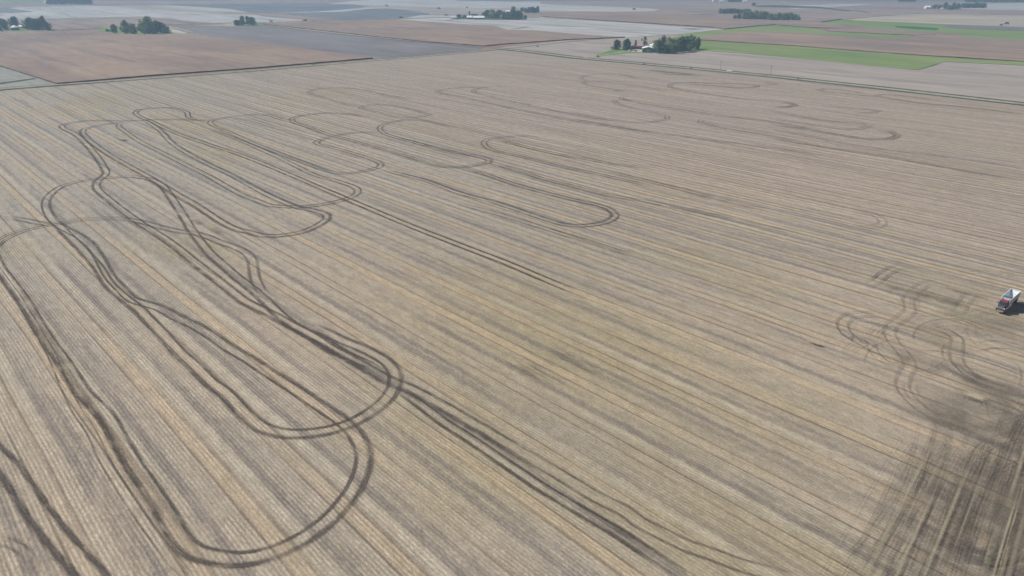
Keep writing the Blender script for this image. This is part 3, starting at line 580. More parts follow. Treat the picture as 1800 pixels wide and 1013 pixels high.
for k in range(9):
    blob(960 + random.uniform(-45, 55), 640 + random.uniform(-12, 22), random.uniform(4, 9), random.uniform(.25, .6), M_track, random.uniform(.3, .6), zh + .12 + k * .004)
blob(1180, 129, 34, 9, M_scuff, .9, zh + .14); blob(1172, 131, 7, 3, M_straw, 1, zh + .15); blob(1192, 132.5, 6, 3, M_straw, .9, zh + .16)
blob(212, 246, 10, 2.2, M_straw, .8, zh + .17); blob(375, 405, 8, 3, M_straw, .7, zh + .18); blob(345, 392, 6, 2.5, M_straw, .6, zh + .19)

# ------------------------------------------------------------------ materials of things
W_white = plain('white_metal', (.78, .78, .76), .45, .4); W_red = plain('red_paint', lin(138, 52, 64), .35, .5)
W_glass = plain('dark_glass', (.03, .045, .06), .08, .6); W_black = plain('black_rubber', (.02, .02, .022), .85, .2)
W_steel = plain('galvanised_steel', lin(150, 158, 165, .9), .4, .5, .35); W_dark = plain('dark_metal', (.06, .065, .075), .5, .4)
W_blueg = plain('blue_grey_siding', lin(104, 128, 142, .85), .55, .3); W_bar = plain('dark_red_siding', lin(96, 44, 44, .9), .7, .2)
W_chrome = plain('chrome', (.6, .6, .62), .2, .5, .9); W_tarp = plain('grey_blue_tarp', lin(92, 108, 122, .8), .7, .2)
W_grain = plain('yellow_grain', lin(150, 140, 118, .8), .9, .1, 0, .3, 6); W_lamp = plain('lamp_glass', (.8, .8, .78), .1, .6)
W_roofw = plain('white_roofing', (.82, .83, .84), .5, .4); W_roofd = plain('grey_roofing', (.2, .2, .21), .8, .2); W_door = plain('shed_door', (.35, .37, .38), .6, .3)
W_greenp = plain('green_machine_paint', (.03, .13, .04), .4, .4); W_wood = plain('weathered_wood', lin(96, 84, 72, .8), .9, .1)
W_bluep = plain('dark_blue_siding', lin(50, 68, 110, .9), .6, .3); W_brick = plain('rust_brown', lin(112, 70, 60, .8), .8, .1)

# ------------------------------------------------------------------ the grain truck
def wheel(parent, x, y, r=.52, w_=.3, out=1):
    t = MB().cyl((x, y - w_ / 2, r), r, w_, 'y', 24).build('wheel', W_black, parent, .03)
    MB().cyl((x, y + out * w_ / 2 - .06 if out > 0 else y - w_ / 2 - .02, r), r * .56, .08, 'y', 16).build('rim', W_chrome, t)
def grain_truck(loc, rz):
    BX = plain('painted_box_metal', (.60, .64, .66), .4, .5)
    t = empty('grain_truck', loc, rz, 'red-cabbed grain truck with a white open-topped hopper box on scuffed ground', 'truck')
    MB().box(-6.1, 5.9, -.42, .42, .72, .98).build('chassis', W_dark, t)
    # cab, forward is +x
    c = MB(); c.hexa([(3.2,-1.15,1.0),(5.15,-1.15,1.0),(5.15,1.15,1.0),(3.2,1.15,1.0)], [(3.25,-1.05,2.85),(4.65,-1.05,2.85),(4.65,1.05,2.85),(3.25,1.05,2.85)])
    cab = c.build('cab', W_red, t, .07)
    MB().hexa([(3.28,-1.03,2.84),(4.72,-1.03,2.84),(4.72,1.03,2.84),(3.28,1.03,2.84)], [(3.4,-.92,3.0),(4.5,-.92,3.0),(4.5,.92,3.0),(3.4,.92,3.0)]).build('roof', W_red, cab, .03)
    MB().hexa([(5.075,-.98,1.75),(5.135,-.98,1.75),(5.135,.98,1.75),(5.075,.98,1.75)], [(4.74,-.9,2.72),(4.8,-.9,2.72),(4.8,.9,2.72),(4.74,.9,2.72)]).build('windshield', W_glass, cab)
    for s in (-1, 1):
        MB().hexa([(3.6,s*1.1,1.8),(4.75,s*1.1,1.8),(4.75,s*1.125,1.8),(3.6,s*1.125,1.8)], [(3.65,s*1.045,2.65),(4.55,s*1.045,2.65),(4.55,s*1.085,2.65),(3.65,s*1.085,2.65)]).build('side_window', W_glass, cab)
        mr = MB().box(4.85, 4.93, s*1.32-.13, s*1.32+.13, 1.9, 2.45); mr.tube([(4.9, s*1.1, 2.2), (4.9, s*1.3, 2.2)], [.02, .02]); mr.build('mirror', W_dark, t)
        MB().box(5.98, 6.06, s*.88-.17, s*.88+.17, 1.05, 1.28).build('headlight', W_lamp, t, .02)
        MB().hexa([(5.0,s*.72,.55),(6.1,s*.72,.55),(6.1,s*1.2,.55),(5.0,s*1.2,.55)], [(5.05,s*.72,1.2),(6.0,s*.72,1.16),(6.0,s*1.18,1.1),(5.05,s*1.18,1.14)]).build('fender', W_dark, t, .05)
        MB().cyl((2.0, s * 1.0, .78), .33, 1.3, 'x', 18).build('fuel_tank', W_chrome, t, .03)
        MB().cyl((3.0, s * .95, 1.0), .075, 2.35, 'z', 12).build('exhaust_stack', W_chrome, t)
    MB().hexa([(5.1,-.85,.95),(6.0,-.85,.95),(6.0,.85,.95),(5.1,.85,.95)], [(5.12,-.8,1.78),(5.95,-.68,1.55),(5.95,.68,1.55),(5.12,.8,1.78)]).build('hood', W_dark, t, .07)
    MB().box(5.99, 6.05, -.55, .55, .95, 1.45).build('grille', W_steel, t, .01)
    MB().box(6.02, 6.22, -1.18, 1.18, .45, .8).build('bumper', W_dark, t, .04)
    # hopper box: four walls, sloped ends and V floor, open top
    x0, x1, h0, h1 = -6.1, 2.75, 1.35, 3.25
    b = MB()
    for s in (-1, 1):
        b.hexa([(x0,s*1.27,h0),(x1,s*1.27,h0),(x1,s*1.22,h0),(x0,s*1.22,h0)], [(x0,s*1.27,h1),(x1,s*1.27,h1),(x1,s*1.22,h1),(x0,s*1.22,h1)])
        for k in range(10):
            xx = x0 + .3 + k * (x1 - x0 - .6) / 9; b.box(xx - .04, xx + .04, s*1.27 - (0 if s > 0 else .05), s*1.27 + (.05 if s > 0 else 0), h0 + .02, h1 - .12)
    b.box(x0 - .05, x0, -1.27, 1.27, h0, h1); b.box(x1, x1 + .05, -1.27, 1.27, h0, h1)
    body = b.build('hopper_box', BX, t)
    fl = MB()
    fl.add([(x0,-1.2,2.9),(x0,1.2,2.9),(x0+2.6,.5,1.1),(x0+2.6,-.5,1.1)], [(0,1,2,3)])
    fl.add([(x1,-1.2,2.9),(x1,1.2,2.9),(x1-2.6,.5,1.1),(x1-2.6,-.5,1.1)], [(0,1,2,3)])
    for s in (-1, 1): fl.add([(x0,s*1.2,2.9),(x0+2.6,s*.5,1.1),(x1-2.6,s*.5,1.1),(x1,s*1.2,2.9)], [(0,1,2,3)])
    fl.add([(x0+2.6,-.5,1.1),(x0+2.6,.5,1.1),(x1-2.6,.5,1.1),(x1-2.6,-.5,1.1)], [(0,1,2,3)])
    fl.build('hopper_floor', BX, body)
    rim = MB()
    for s in (-1, 1): rim.box(x0 - .08, x1 + .08, s*1.25 - .06, s*1.25 + .06, h1 + .002, h1 + .09)
    rim.box(x0 - .09, x0 + .03, -1.19, 1.19, h1 + .002, h1 + .09); rim.box(x1 - .03, x1 + .09, -1.19, 1.19, h1 + .002, h1 + .09); rim.build('top_rail', W_white, body)
    for xx in (-1.9, -.2): MB().tube([(xx, -1.2, h1 + .06), (xx, 0, h1 + .22), (xx, 1.2, h1 + .06)], [.035] * 3).build('tarp_bow', W_steel, body)
    MB().hexa([(1.35,-1.2,h1+.05),(x1,-1.2,h1+.05),(x1,1.2,h1+.05),(1.35,1.2,h1+.05)], [(1.5,-.9,h1+.26),(x1-.05,-.9,h1+.3),(x1-.05,.9,h1+.3),(1.5,.9,h1+.26)]).build('rolled_tarp', W_tarp, body, .04)
    MB().hexa([(x0+2.6,-.5,.8),(x1-2.6,-.5,.8),(x1-2.6,.5,.8),(x0+2.6,.5,.8)], [(x0+2.2,-.9,1.34),(x1-2.2,-.9,1.34),(x1-2.2,.9,1.34),(x0+2.2,.9,1.34)]).build('discharge_chute', W_steel, body)
    for s in (-1, 1):
        wheel(t, 5.35, s * .98, .52, .3, s)
        for xx in (-5.2, -3.95):
            wheel(t, xx, s * .98, .52, .5, s)
        MB().box(-6.2, -6.1, s*.9-.2, s*.9+.2, 1.02, 1.22).build('tail_light', W_red, t)
    MB().box(-6.06, -5.98, -1.2, 1.2, .42, 1.1).build('mud_flap', W_black, t)
    return t
f0 = P(1753.5, 556); r0 = P(1780, 532.5); dv = (f0 - r0).normalized(); print('TRUCKLEN', (f0 - r0).length)
mid = (f0 + r0) / 2; mid.z = zh + .2; grain_truck(mid, math.atan2(dv.y, dv.x))

# ------------------------------------------------------------------ small vehicles
def car(name, loc, rz, paint, label, cat, pickup=False, group=None):
    t = empty(name, loc, rz, label, cat, group)
    if pickup:
        MB().hexa([(-2.7,-.95,.5),(2.7,-.95,.5),(2.7,.95,.5),(-2.7,.95,.5)], [(-2.7,-.93,1.12),(2.6,-.88,1.1),(2.6,.88,1.1),(-2.7,.93,1.12)]).build('body', paint, t, .06)
        MB().hexa([(-.7,-.85,1.1),(1.5,-.85,1.1),(1.5,.85,1.1),(-.7,.85,1.1)], [(-.5,-.72,1.85),(.75,-.72,1.85),(.75,.72,1.85),(-.5,.72,1.85)]).build('cab', paint, t, .05)
        MB().hexa([(-.6,-.87,1.2),(1.35,-.87,1.2),(1.35,.87,1.2),(-.6,.87,1.2)], [(-.46,-.77,1.7),(.88,-.77,1.7),(.88,.77,1.7),(-.46,.77,1.7)]).build('window', W_glass, t)
    else:
        MB().hexa([(-2.2,-.88,.4),(2.2,-.88,.4),(2.2,.88,.4),(-2.2,.88,.4)], [(-2.15,-.85,.95),(2.1,-.8,.85),(2.1,.8,.85),(-2.15,.85,.95)]).build('body', paint, t, .06)
        MB().hexa([(-1.7,-.8,.9),(1.1,-.8,.88),(1.1,.8,.88),(-1.7,.8,.9)], [(-1.2,-.64,1.48),(.35,-.64,1.48),(.35,.64,1.48),(-1.2,.64,1.48)]).build('cabin', paint, t, .05)
        MB().hexa([(-1.6,-.82,.97),(1.0,-.82,.96),(1.0,.82,.96),(-1.6,.82,.97)], [(-1.25,-.7,1.38),(.45,-.7,1.38),(.45,.7,1.38),(-1.25,.7,1.38)]).build('window', W_glass, t)
    for x in (-1.5, 1.5):
        for s in (-1, 1): MB().cyl((x, s * .82 - .11, .35), .35, .22, 'y', 16).build('wheel', W_black, t)
    return t
q = P(1282.5, 126.6); q.z = zr + .03
car('pickup_truck', q, math.atan2(E1.y, E1.x), W_white, 'small white pickup truck stopped on the gravel road beside the field', 'pickup truck', True)
q = P(1107.5, 91); q.z = ZL[0] + .02; car('car', q, .3, W_white, 'white car parked in the gravel yard left of the grey shed', 'car')
q = P(1117.5, 91.2); q.z = ZL[0] + .02; car('car', q, 1.4, W_dark, 'dark car parked in the gravel yard between white car and shed', 'car')
def combine(loc, rz, label, paint=W_dark):
    t = empty('combine_harvester', loc, rz, label, 'combine')
    MB().hexa([(-3.6,-1.5,1.1),(1.6,-1.5,1.1),(1.6,1.5,1.1),(-3.6,1.5,1.1)], [(-3.9,-1.5,3.3),(1.6,-1.5,3.7),(1.6,1.5,3.7),(-3.9,1.5,3.3)]).build('body', paint, t, .1)
    MB().hexa([(1.65,-.9,1.6),(3.0,-.9,1.6),(3.0,.9,1.6),(1.65,.9,1.6)], [(1.65,-.95,3.8),(3.2,-.95,3.8),(3.2,.95,3.8),(1.65,.95,3.8)]).build('cab', W_glass, t, .05)
    MB().hexa([(-1.8,-1.1,3.72),(1.2,-1.1,3.72),(1.2,1.1,3.72),(-1.8,1.1,3.72)], [(-2.2,-1.5,4.4),(1.5,-1.5,4.4),(1.5,1.5,4.4),(-2.2,1.5,4.4)]).build('grain_tank', paint, t)
    MB().box(3.6, 4.7, -5.5, 5.5, .3, 1.2).hexa([(2.4,-.6,.9),(3.7,-.6,.5),(3.7,.6,.5),(2.4,.6,.9)], [(2.4,-.6,1.6),(3.7,-.6,1.1),(3.7,.6,1.1),(2.4,.6,1.6)]).build('header', paint, t)
    MB().tube([(-.5, 1.6, 3.6), (-3.2, 1.8, 3.9), (-4.6, 1.9, 4.0)], [.2, .2, .18]).build('unloading_auger', paint, t)
    for x, r_ in ((1.9, .95), (-2.9, .65)):
        for s in (-1, 1): MB().cyl((x, s * 1.6 - .3, r_), r_, .6, 'y', 18).build('wheel', W_black, t)
    return t
def at(px, py, z=None): q = P(px, py); q.z = (ZL[0] + .02) if z is None else z; return q
combine(at(680, 11.6), .2, 'dark combine at the end of a pale strip in the farthest field')
combine(at(771.5, 16.3), 2.9, 'dark combine raising pale dust above the farmstead')
combine(at(1114.5, 17.8), 0.1, 'lone dark combine in the pale field at top centre')
combine(at(1769, 43.6), 2.6, 'dark combine working the pale stubble near the right edge')
def farm_truck(loc, rz, label):
    t = empty('farm_truck', loc, rz, label, 'truck')
    MB().box(-5, 1.8, -1.2, 1.2, 1.1, 3.2).build('box_body', W_dark, t, .05)
    c = MB().hexa([(2.1,-1.1,.8),(4.4,-1.1,.8),(4.4,1.1,.8),(2.1,1.1,.8)], [(2.1,-1.05,2.8),(3.9,-1.05,2.8),(3.9,1.05,2.8),(2.1,1.05,2.8)]).build('cab', W_white, t, .06)
    MB().hexa([(4.2,-.95,1.7),(4.24,-.95,1.7),(4.24,.95,1.7),(4.2,.95,1.7)], [(4.0,-.9,2.5),(4.06,-.9,2.5),(4.06,.9,2.5),(4.0,.9,2.5)]).build('windshield', W_glass, c)
    MB().box(-5, 4.4, -.4, .4, .7, 1.0).build('chassis', W_dark, t)
    for x in (-4, -2.8, 3.3):
        for s in (-1, 1): MB().cyl((x, s * 1.0 - .17, .5), .5, .34, 'y', 16).build('wheel', W_black, t)
    return t
farm_truck(at(535.5, 37.8), 3.1, 'dark truck with a white cab on the far road beside the corn')
farm_truck(at(705.8, 32.4), .2, 'dark truck on the pale strip above the reddish corn')
def wagon(loc, rz, label, g=None):
    t = empty('grain_wagon', loc, rz, label, 'wagon', g)
    MB().hexa([(-2,-.8,1.1),(2,-.8,1.1),(2,.8,1.1),(-2,.8,1.1)], [(-2.6,-1.4,2.7),(2.6,-1.4,2.7),(2.6,1.4,2.7),(-2.6,1.4,2.7)]).build('bin', W_dark, t)
    MB().box(-2.2, 3.6, -.1, .1, .6, .8).build('drawbar', W_dark, t)
    for x in (-1.5, 1.5):
        for s in (-1, 1): MB().cyl((x, s * 1.0 - .15, .5), .5, .3, 'y', 14).build('wheel', W_black, t)
wagon(at(782.6, 28), .1, 'left of two dark wagons standing left of the farmstead'); wagon(at(786, 27.8), .2, 'right of two dark wagons standing left of the farmstead')
wagon(at(1759.5, 45.6), .1, 'dark wagon in pale stubble left of the combine at right edge')

# ------------------------------------------------------------------ buildings
def shed(name, loc, rz, w_, l_, h, rise, wall, roof, label, cat='building', door=True, windows=0, chimney=False):
    """w_ along x, l_ along y (ridge along y), front at -y"""
    t = empty(name, loc, rz, label, cat); x, y = w_ / 2, l_ / 2
    b = MB().add([(-x,-y,0),(x,-y,0),(x,y,0),(-x,y,0),(-x,-y,h),(x,-y,h),(x,y,h),(-x,y,h),(0,-y,h+rise),(0,y,h+rise)],
                 [(0,1,5,8,4),(3,7,9,6,2),(1,2,6,5),(0,4,7,3)]).build('wall', wall, t)
    r = MB(); e = .4; k = rise / x
    for s in (-1, 1):
        r.hexa([(0,-y-e,h+rise+.03),(s*(x+e),-y-e,h-e*k+.03),(s*(x+e),y+e,h-e*k+.03),(0,y+e,h+rise+.03)], [(0,-y-e,h+rise+.2),(s*(x+e),-y-e,h-e*k+.2),(s*(x+e),y+e,h-e*k+.2),(0,y+e,h+rise+.2)])
    rf = r.build('roof', roof, t)
    if chimney: MB().box(-.4, .4, -.4, .4, h + rise * .6, h + rise + 1.2).build('chimney', W_brick, rf)
    if door: MB().box(-w_*.16, w_*.16, -y-.07, -y-.01, 0.02, min(h*.75, 4)).build('door', W_door, t, .01)
    for i in range(windows):
        xx = (-1) ** i * w_ * (.3 + .12 * (i // 2)); f = MB().box(xx-.6, xx+.6, -y-.06, -y-.01, 1.1, 2.2).build('window', W_white, t)
        MB().box(xx-.5, xx+.5, -y-.09, -y-.062, 1.2, 2.1).build('pane', W_glass, f)
    return t
def bin_(loc, r, h, label, wall=W_steel, group=None, roof=W_roofw):
    t = empty('grain_bin', loc, 0, label, 'grain bin', group)
    b = MB()
    for k in range(int(h / .8)): b.cyl((0, 0, k * .8), r + (.03 if k % 2 else 0), .8, 'z', 28)
    b.build('wall', wall, t)
    rf = MB().cyl((0, 0, int(h / .8) * .8 + .01), r + .15, r * .55, 'z', 28, .35).build('roof', roof, t); MB().cyl((0, 0, int(h/.8)*.8 + r * .55), .4, .4, 'z', 14).build('cap', W_steel, rf)
    MB().box(-.5, .5, -r - .1, -r + .1, .3, 2.2).build('door', W_door, t)
# near farm
s = shed('machine_shed', at(1138.5, 91.8), R(-8), 14, 16, 4.6, 1.7, W_blueg, W_roofw, 'blue-grey metal machine shed with a white roof beside the near grove', 'shed')
MB().hexa([(7.1,-6,0),(10.5,-6,0),(10.5,6,0),(7.1,6,0)], [(7.1,-6,3.6),(10.5,-6,2.6),(10.5,6,2.6),(7.1,6,3.6)]).build('lean_to', W_dark, s)
shed('farm_building', at(1116, 86.6), R(70), 7, 20, 2.3, 1.2, W_bar, W_bar, 'long low dark red building behind the gravel yard', 'building', True, 0)
shed('farmhouse', at(1149, 86.5), R(12), 8, 9, 4.5, 2.2, W_white, W_roofw, 'small white house between the grey shed and the trees', 'house', True, 2, True)
# left farm
bin_(at(27, 53.6), 6.4, 5.0, 'squat blue-grey grain bin with pale conical roof among left trees', W_blueg)
shed('farmhouse', at(39.6, 50), R(80), 7, 11, 3.0, 1.8, W_white, W_roofw, 'small white house right of the squat grain bin', 'house', True, 2, True)
shed('shed', at(190, 56), R(20), 6, 7, 3.4, 1.6, W_blueg, W_roofw, 'little blue-grey shed left of the second left grove', 'shed')
# farmstead in the middle distance
for a, lab in [(('farm_building', at(806, 32.2), R(0), 8, 9, 6.4, 1.6, W_bluep, W_bluep), 'dark blue square building at the left end of the farmstead'),
               (('farm_building', at(809.5, 30.6), R(0), 6, 8, 5, 1.5, W_white, W_roofw), 'small white building just behind the dark blue one'),
               (('farm_building', at(816.5, 31.6), R(0), 8, 8, 4, 1.6, W_bluep, W_tarp), 'grey-blue shed second from the left in the farmstead'),
               (('farm_building', at(798, 33), R(85), 6, 14, 2.2, 1.0, W_tarp, W_roofw), 'low long pale-roofed lean-to left of the dark blue building'),
               (('barn', at(826, 33.4), R(88), 12, 12, 2.6, 3.4, W_brick, W_roofw), 'bright white roofed barn with dark brown walls'),
               (('farm_building', at(834, 28.6), R(86), 7, 14, 3.2, 1.4, W_bluep, W_bluep), 'long dark blue shed behind the white roofed barns'),
               (('barn', at(842, 34), R(90), 16, 24, 3.0, 3.4, W_blueg, W_roofw), 'large pale-roofed shed nearest the farmstead trees'),
               (('farmhouse', at(882.5, 32.6), R(80), 8, 9, 3.0, 2.2, W_white, W_roofw), 'white house in front of the farmstead trees'),
               (('farm_building', at(892, 33.0), R(85), 8, 10, 3.0, 1.4, W_blueg, W_tarp), 'grey shed right of the white farmstead house'),
               (('barn', at(894, 23.0), R(86), 12, 13, 3.0, 3.0, W_white, W_roofw), 'white barn showing behind the farmstead trees'),
               (('farm_building', at(909, 22.0), R(86), 8, 9, 3.0, 2.0, W_white, W_roofw), 'small pale shed at the right behind the farmstead trees'),
               (('barn', at(1257.5, 3.6), R(88), 16, 20, 6, 3, W_white, W_roofw), 'bright white barn at the top edge of the picture'),
               (('farm_building', at(1268, 4.2), R(88), 12, 14, 3, 2, W_white, W_roofw), 'low white shed right of the white barn at top edge'),
               (('farm_building', at(1309, 4.2), R(88), 10, 14, 3, 2, W_white, W_roofw), 'low white shed right of the dark trees at top edge'),
               (('barn', at(1630, 15.6), R(86), 14, 14, 4, 3.6, W_white, W_roofw), 'white barn left of the upper right farm grove'),
               (('farm_building', at(1644.5, 15.6), R(86), 7, 7, 3, 2, W_white, W_roofw), 'small white shed among the upper right farm trees'),
               (('farm_building', at(1655.5, 16.2), R(86), 5, 5, 2, 1.2, W_white, W_roofw), 'tiny white shed in front of the upper right trees'),
               (('farm_building', at(1688.5, 15.8), R(86), 5, 5, 2, 1.2, W_white, W_roofw), 'tiny white shed at the left end of the hedgerow'),
               (('farm_building', at(81, 6.6), R(60), 9, 9, 4, 2.6, W_white, W_roofw), 'small white building left of the top left wood')]:
    shed(*a, lab, 'barn' if a[0] == 'barn' else 'house' if a[0] == 'farmhouse' else 'building', True, 0, False)
bin_(at(825.3, 27.6), 1.8, 9.6, 'thin brown silo standing behind the white roofed barn', W_brick, None, W_brick)
# utility poles along the right road
for px, py, lab in [(1266, 124.5, 'wooden utility pole on the verge left of the pickup truck'), (1354, 133.5, 'wooden utility pole on the verge right of the pickup truck')]:
    t = empty('utility_pole', P(px, py), 0, lab, 'utility pole', 'utility poles along the gravel road')
    MB().cyl((0, 0, 0), .16, 9.5, 'z', 10, .11).build('pole', W_wood, t); MB().box(-1.1, 1.1, -.06, .06, 8.9, 9.05).build('crossarm', W_wood, t)
    for x in (-1, 0, 1): MB().cyl((x, 0, 9.06), .05, .16, 'z', 8).build('insulator', W_lamp, t)

# ------------------------------------------------------------------ trees
def leafmat(name, c1, c2):
    m = N(name); g_ = m.n('NewGeometry').outputs['Position']; oi = m.n('ObjectInfo').outputs['Random']
    f = m.noise(g_, 3, 0.6, 0.35); c = m.mix(m.rng(f, 0.4, 0.6), tuple(q * .75 for q in c1), tuple(q * 1.15 for q in c2))
    c = m_scale(m, c, m.math('MULTIPLY_ADD', oi, .9, .65)); m.color(c); m.b.inputs['Roughness'].default_value = .8; return m.m
LM = {'dark': leafmat('dark_leaves', (.045, .090, .042), (.095, .155, .062)), 'green': leafmat('green_leaves', (.10, .155, .06), (.165, .22, .085)),
      'yellow': leafmat('yellow_green_leaves', (.17, .20, .08), (.24, .26, .11)), 'pale': leafmat('pale_brown_leaves', (.17, .155, .10), (.24, .21, .14))}
M_bark = plain('bark', (.075, .06, .05), .95, .05)
DESC = {'dark': 'dark green', 'green': 'mid green', 'yellow': 'yellowish green', 'pale': 'sparse brownish'}
def crown_mesh(seed, col, shape):
    """unit tree: height 1, crown width about 1; hundreds of leaf clumps on lobes"""
    rnd = random.Random(seed); v, f = [], []
    lobes = []
    nl = {'round': 22, 'tall': 18, 'cone': 14, 'sparse': 12, 'bush': 9}[shape]
    for i in range(nl):
        if shape == 'cone': h = .12 + .8 * i / nl; rad = .42 * (1 - h) + .03; a = rnd.uniform(0, 6.28); rr_ = rad * rnd.uniform(.1, .7); lobes.append((rr_*math.cos(a), rr_*math.sin(a), h, rad * .8 + .06, .13))
        elif shape == 'bush': a = rnd.uniform(0, 6.28); rr_ = rnd.uniform(0, .32); lobes.append((rr_*math.cos(a), rr_*math.sin(a), rnd.uniform(.25, .7), rnd.uniform(.16, .24), rnd.uniform(.2, .3)))
        else:
            z = .13 + .72 * ((i + rnd.random()) / nl); wz = math.sin(min(1, max(.12, (z + .12) / 1.08)) * math.pi) ** .9; a = i * 2.4 + rnd.uniform(-.5, .5); rr_ = rnd.uniform(.05, .38) * wz
            s = {'round': .19, 'tall': .17, 'sparse': .12}[shape] * rnd.uniform(.7, 1.3) * (.6 + .4 * wz)
            lobes.append((rr_*math.cos(a), rr_*math.sin(a), z, s, s * .85))
    per = 46 if shape == 'sparse' else 95
    for (cx, cy, cz, rx, rz) in lobes:
        for k in range(per):
            d = Vector((rnd.gauss(0, 1), rnd.gauss(0, 1), rnd.gauss(0, 1))).normalized(); q = rnd.uniform(.55, 1.12) ** .6
            p = Vector((cx + d.x * rx * q, cy + d.y * rx * q, cz + d.z * rz * q)); s = rnd.uniform(.018, .038)
            n_ = (d + Vector((rnd.uniform(-.7, .7), rnd.uniform(-.7, .7), rnd.uniform(-.4, .7)))).normalized(); x = n_.orthogonal().normalized(); y = n_.cross(x)
            b = len(v); 
            for t in range(5):
                an = t * 1.2566 + rnd.uniform(-.25, .25); r_ = s * rnd.uniform(.7, 1.25); v.append(p + x * math.cos(an) * r_ + y * math.sin(an) * r_ + n_ * rnd.uniform(-.4, .4) * s)
            v.append(p + n_ * s * .35); f += [(b + t, b + (t + 1) % 5, b + 5) for t in range(5)]
    me = bpy.data.meshes.new('crown'); me.from_pydata([tuple(q) for q in v], [], f); me.materials.append(LM[col]); return me
def trunk_mesh(seed, shape):
    rnd = random.Random(seed); m_ = MB(); m_.tube([(0, 0, -.01), (.005, 0, .2), (-.005, .01, .45), (0, 0, .75)], [.03, .022, .016, .006])
    for i in range(6):
        a = i * 1.1 + rnd.uniform(-.3, .3); z = .2 + .08 * i; l = rnd.uniform(.16, .3); m_.tube([(0, 0, z), (l*.5*math.cos(a), l*.5*math.sin(a), z + .09), (l*math.cos(a), l*math.sin(a), z + .2)], [.012, .008, .003], 5)
    return m_.mesh('trunk', M_bark)
CR = {}; TK = {}
for sh in ('round', 'tall', 'cone', 'sparse', 'bush'):
    for k in range(3): TK[(sh, k)] = trunk_mesh(k * 7 + len(sh), sh)
    for col in LM:
        for k in range(3): CR[(sh, col, k)] = None
ORD = 'first second third fourth fifth sixth seventh eighth ninth tenth eleventh twelfth thirteenth fourteenth fifteenth sixteenth seventeenth eighteenth nineteenth twentieth'.split()
def grove(place, group, lst):
    """lst: (px, base row, height px, width px, colour, shape)"""
    lst = sorted(lst, key=lambda a: a[0])
    for i, (px, py, hp, wp, col, sh) in enumerate(lst):
        s = SC(py); h = hp / s / .95 * random.uniform(.86, 1.1); wd = wp / s * 1.36 * random.uniform(.85, 1.1); k = random.randrange(3)
        nm = 'bush' if sh == 'bush' else 'tree'; q = P(px, py)
        d = 'pointed ' if sh == 'cone' else ''
        n_ = len(lst); o_ = 'leftmost' if i == 0 else 'rightmost' if i == n_ - 1 else ORD[i] + ' from left'
        lab = f'{d}{DESC[col]} {nm}, {o_} {place}' if n_ > 1 else f'{d}{DESC[col]} {nm} {place}'
        t = empty(nm if sh == 'bush' else 'pine_tree' if sh == 'cone' else 'leafy_tree', q, random.uniform(0, 6.28), lab, nm, group)
        t.scale = (wd, wd, h)
        if CR[(sh, col, k)] is None: CR[(sh, col, k)] = crown_mesh(hash((sh, k)) % 1000 if False else len(sh) * 31 + k * 5, col, sh)
        link(bpy.data.objects.new('crown', CR[(sh, col, k)]), t)
        link(bpy.data.objects.new('trunk' if sh != 'bush' else 'stem', TK[(sh, k)]), t)
grove('of the trees around the near farm', 'trees around the near farm', [
 (1083.7,87.8,15.8,12,'dark','round'),(1077.4,88,7.5,9.5,'pale','bush'),(1101,88.8,18.5,18,'dark','round'),(1111,87,8,7,'green','bush'),(1117,85,14,6,'pale','tall'),(1133,83,19,13,'pale','sparse'),
 (1154,92,22,18,'dark','cone'),(1158,94,20,17,'dark','round'),(1164.5,88,23,17,'yellow','round'),(1175,89,25,16,'yellow','tall'),(1172,94.5,17,18,'dark','round'),(1184,95,19,20,'dark','round'),
 (1186,89,25,14,'yellow','tall'),(1196,92.5,26,18,'dark','round'),(1204.6,90,25,17,'dark','round'),(1215,88,25,18,'green','round'),(1211,91,14,16,'dark','bush'),(1225.5,87,20,14,'green','round'),(1149,88,16,10,'yellow','sparse')])
grove('of the second left grove', 'trees of the second left grove', [
 (201.7,59.6,17.5,11,'dark','tall'),(216,57.5,8,8,'green','bush'),(222.8,60.4,25,15,'green','tall'),(235,60.6,20,15,'yellow','round'),(235.5,60.9,10,14,'dark','bush'),(249,58,17,10,'yellow','tall'),
 (256,58.5,20,13,'green','round'),(261.8,60.4,29,24,'green','round'),(269.5,60.8,11,12,'dark','bush'),(274.5,58.6,22,14,'green','round'),(282.5,58,21,16,'dark','round'),(293,59.2,12,12,'dark','round')])
grove('of the left edge farm trees', 'trees of the left edge farm', [
 (2.5,56,8,6,'dark','bush'),(7.7,52.8,18,15,'green','round'),(27.5,49.5,19.5,18,'dark','round'),(44,51.5,14,10,'pale','sparse'),(51,52.5,17,9,'dark','round'),(56,52.8,19.5,16,'dark','round'),(67.7,53.4,20,17,'dark','round'),
 (78,53,23.5,14,'dark','tall'),(85,54,14.5,12,'dark','round'),(-14,54,17,16,'green','round')])
grove('of the small clump on the far road', 'small clump of trees on the far road', [(417,45,10.5,12,'dark','round'),(427,45,15.5,11,'green','round'),(436.4,44.5,16,10,'dark','tall'),(444,45,17,12,'dark','tall')])
grove('of the pair beside the far road', 'pair of bushes beside the far road', [(475.2,39,3.2,4,'dark','bush'),(478.4,39,3,4,'dark','bush')])
grove('of the farmstead trees', 'trees of the middle farmstead', [
 (850,30,8.5,8,'green','round'),(857,30,12.5,12,'green','round'),(866,32.6,14,13,'yellow','round'),(878,27.5,10.5,12,'green','round'),(873,32.5,9,9,'dark','round'),(886,34.5,14,10,'dark','round'),
 (893,35,15,12,'dark','round'),(902,35.2,18,13,'dark','round'),(902.7,25.5,13,11,'green','round'),(911,35,16.5,12,'dark','round'),(916,34.4,12,8,'dark','tall'),(923.5,33.5,7,6,'dark','round'),(862,32.2,9,10,'dark','round'),(880,32,10,8,'dark','round')])
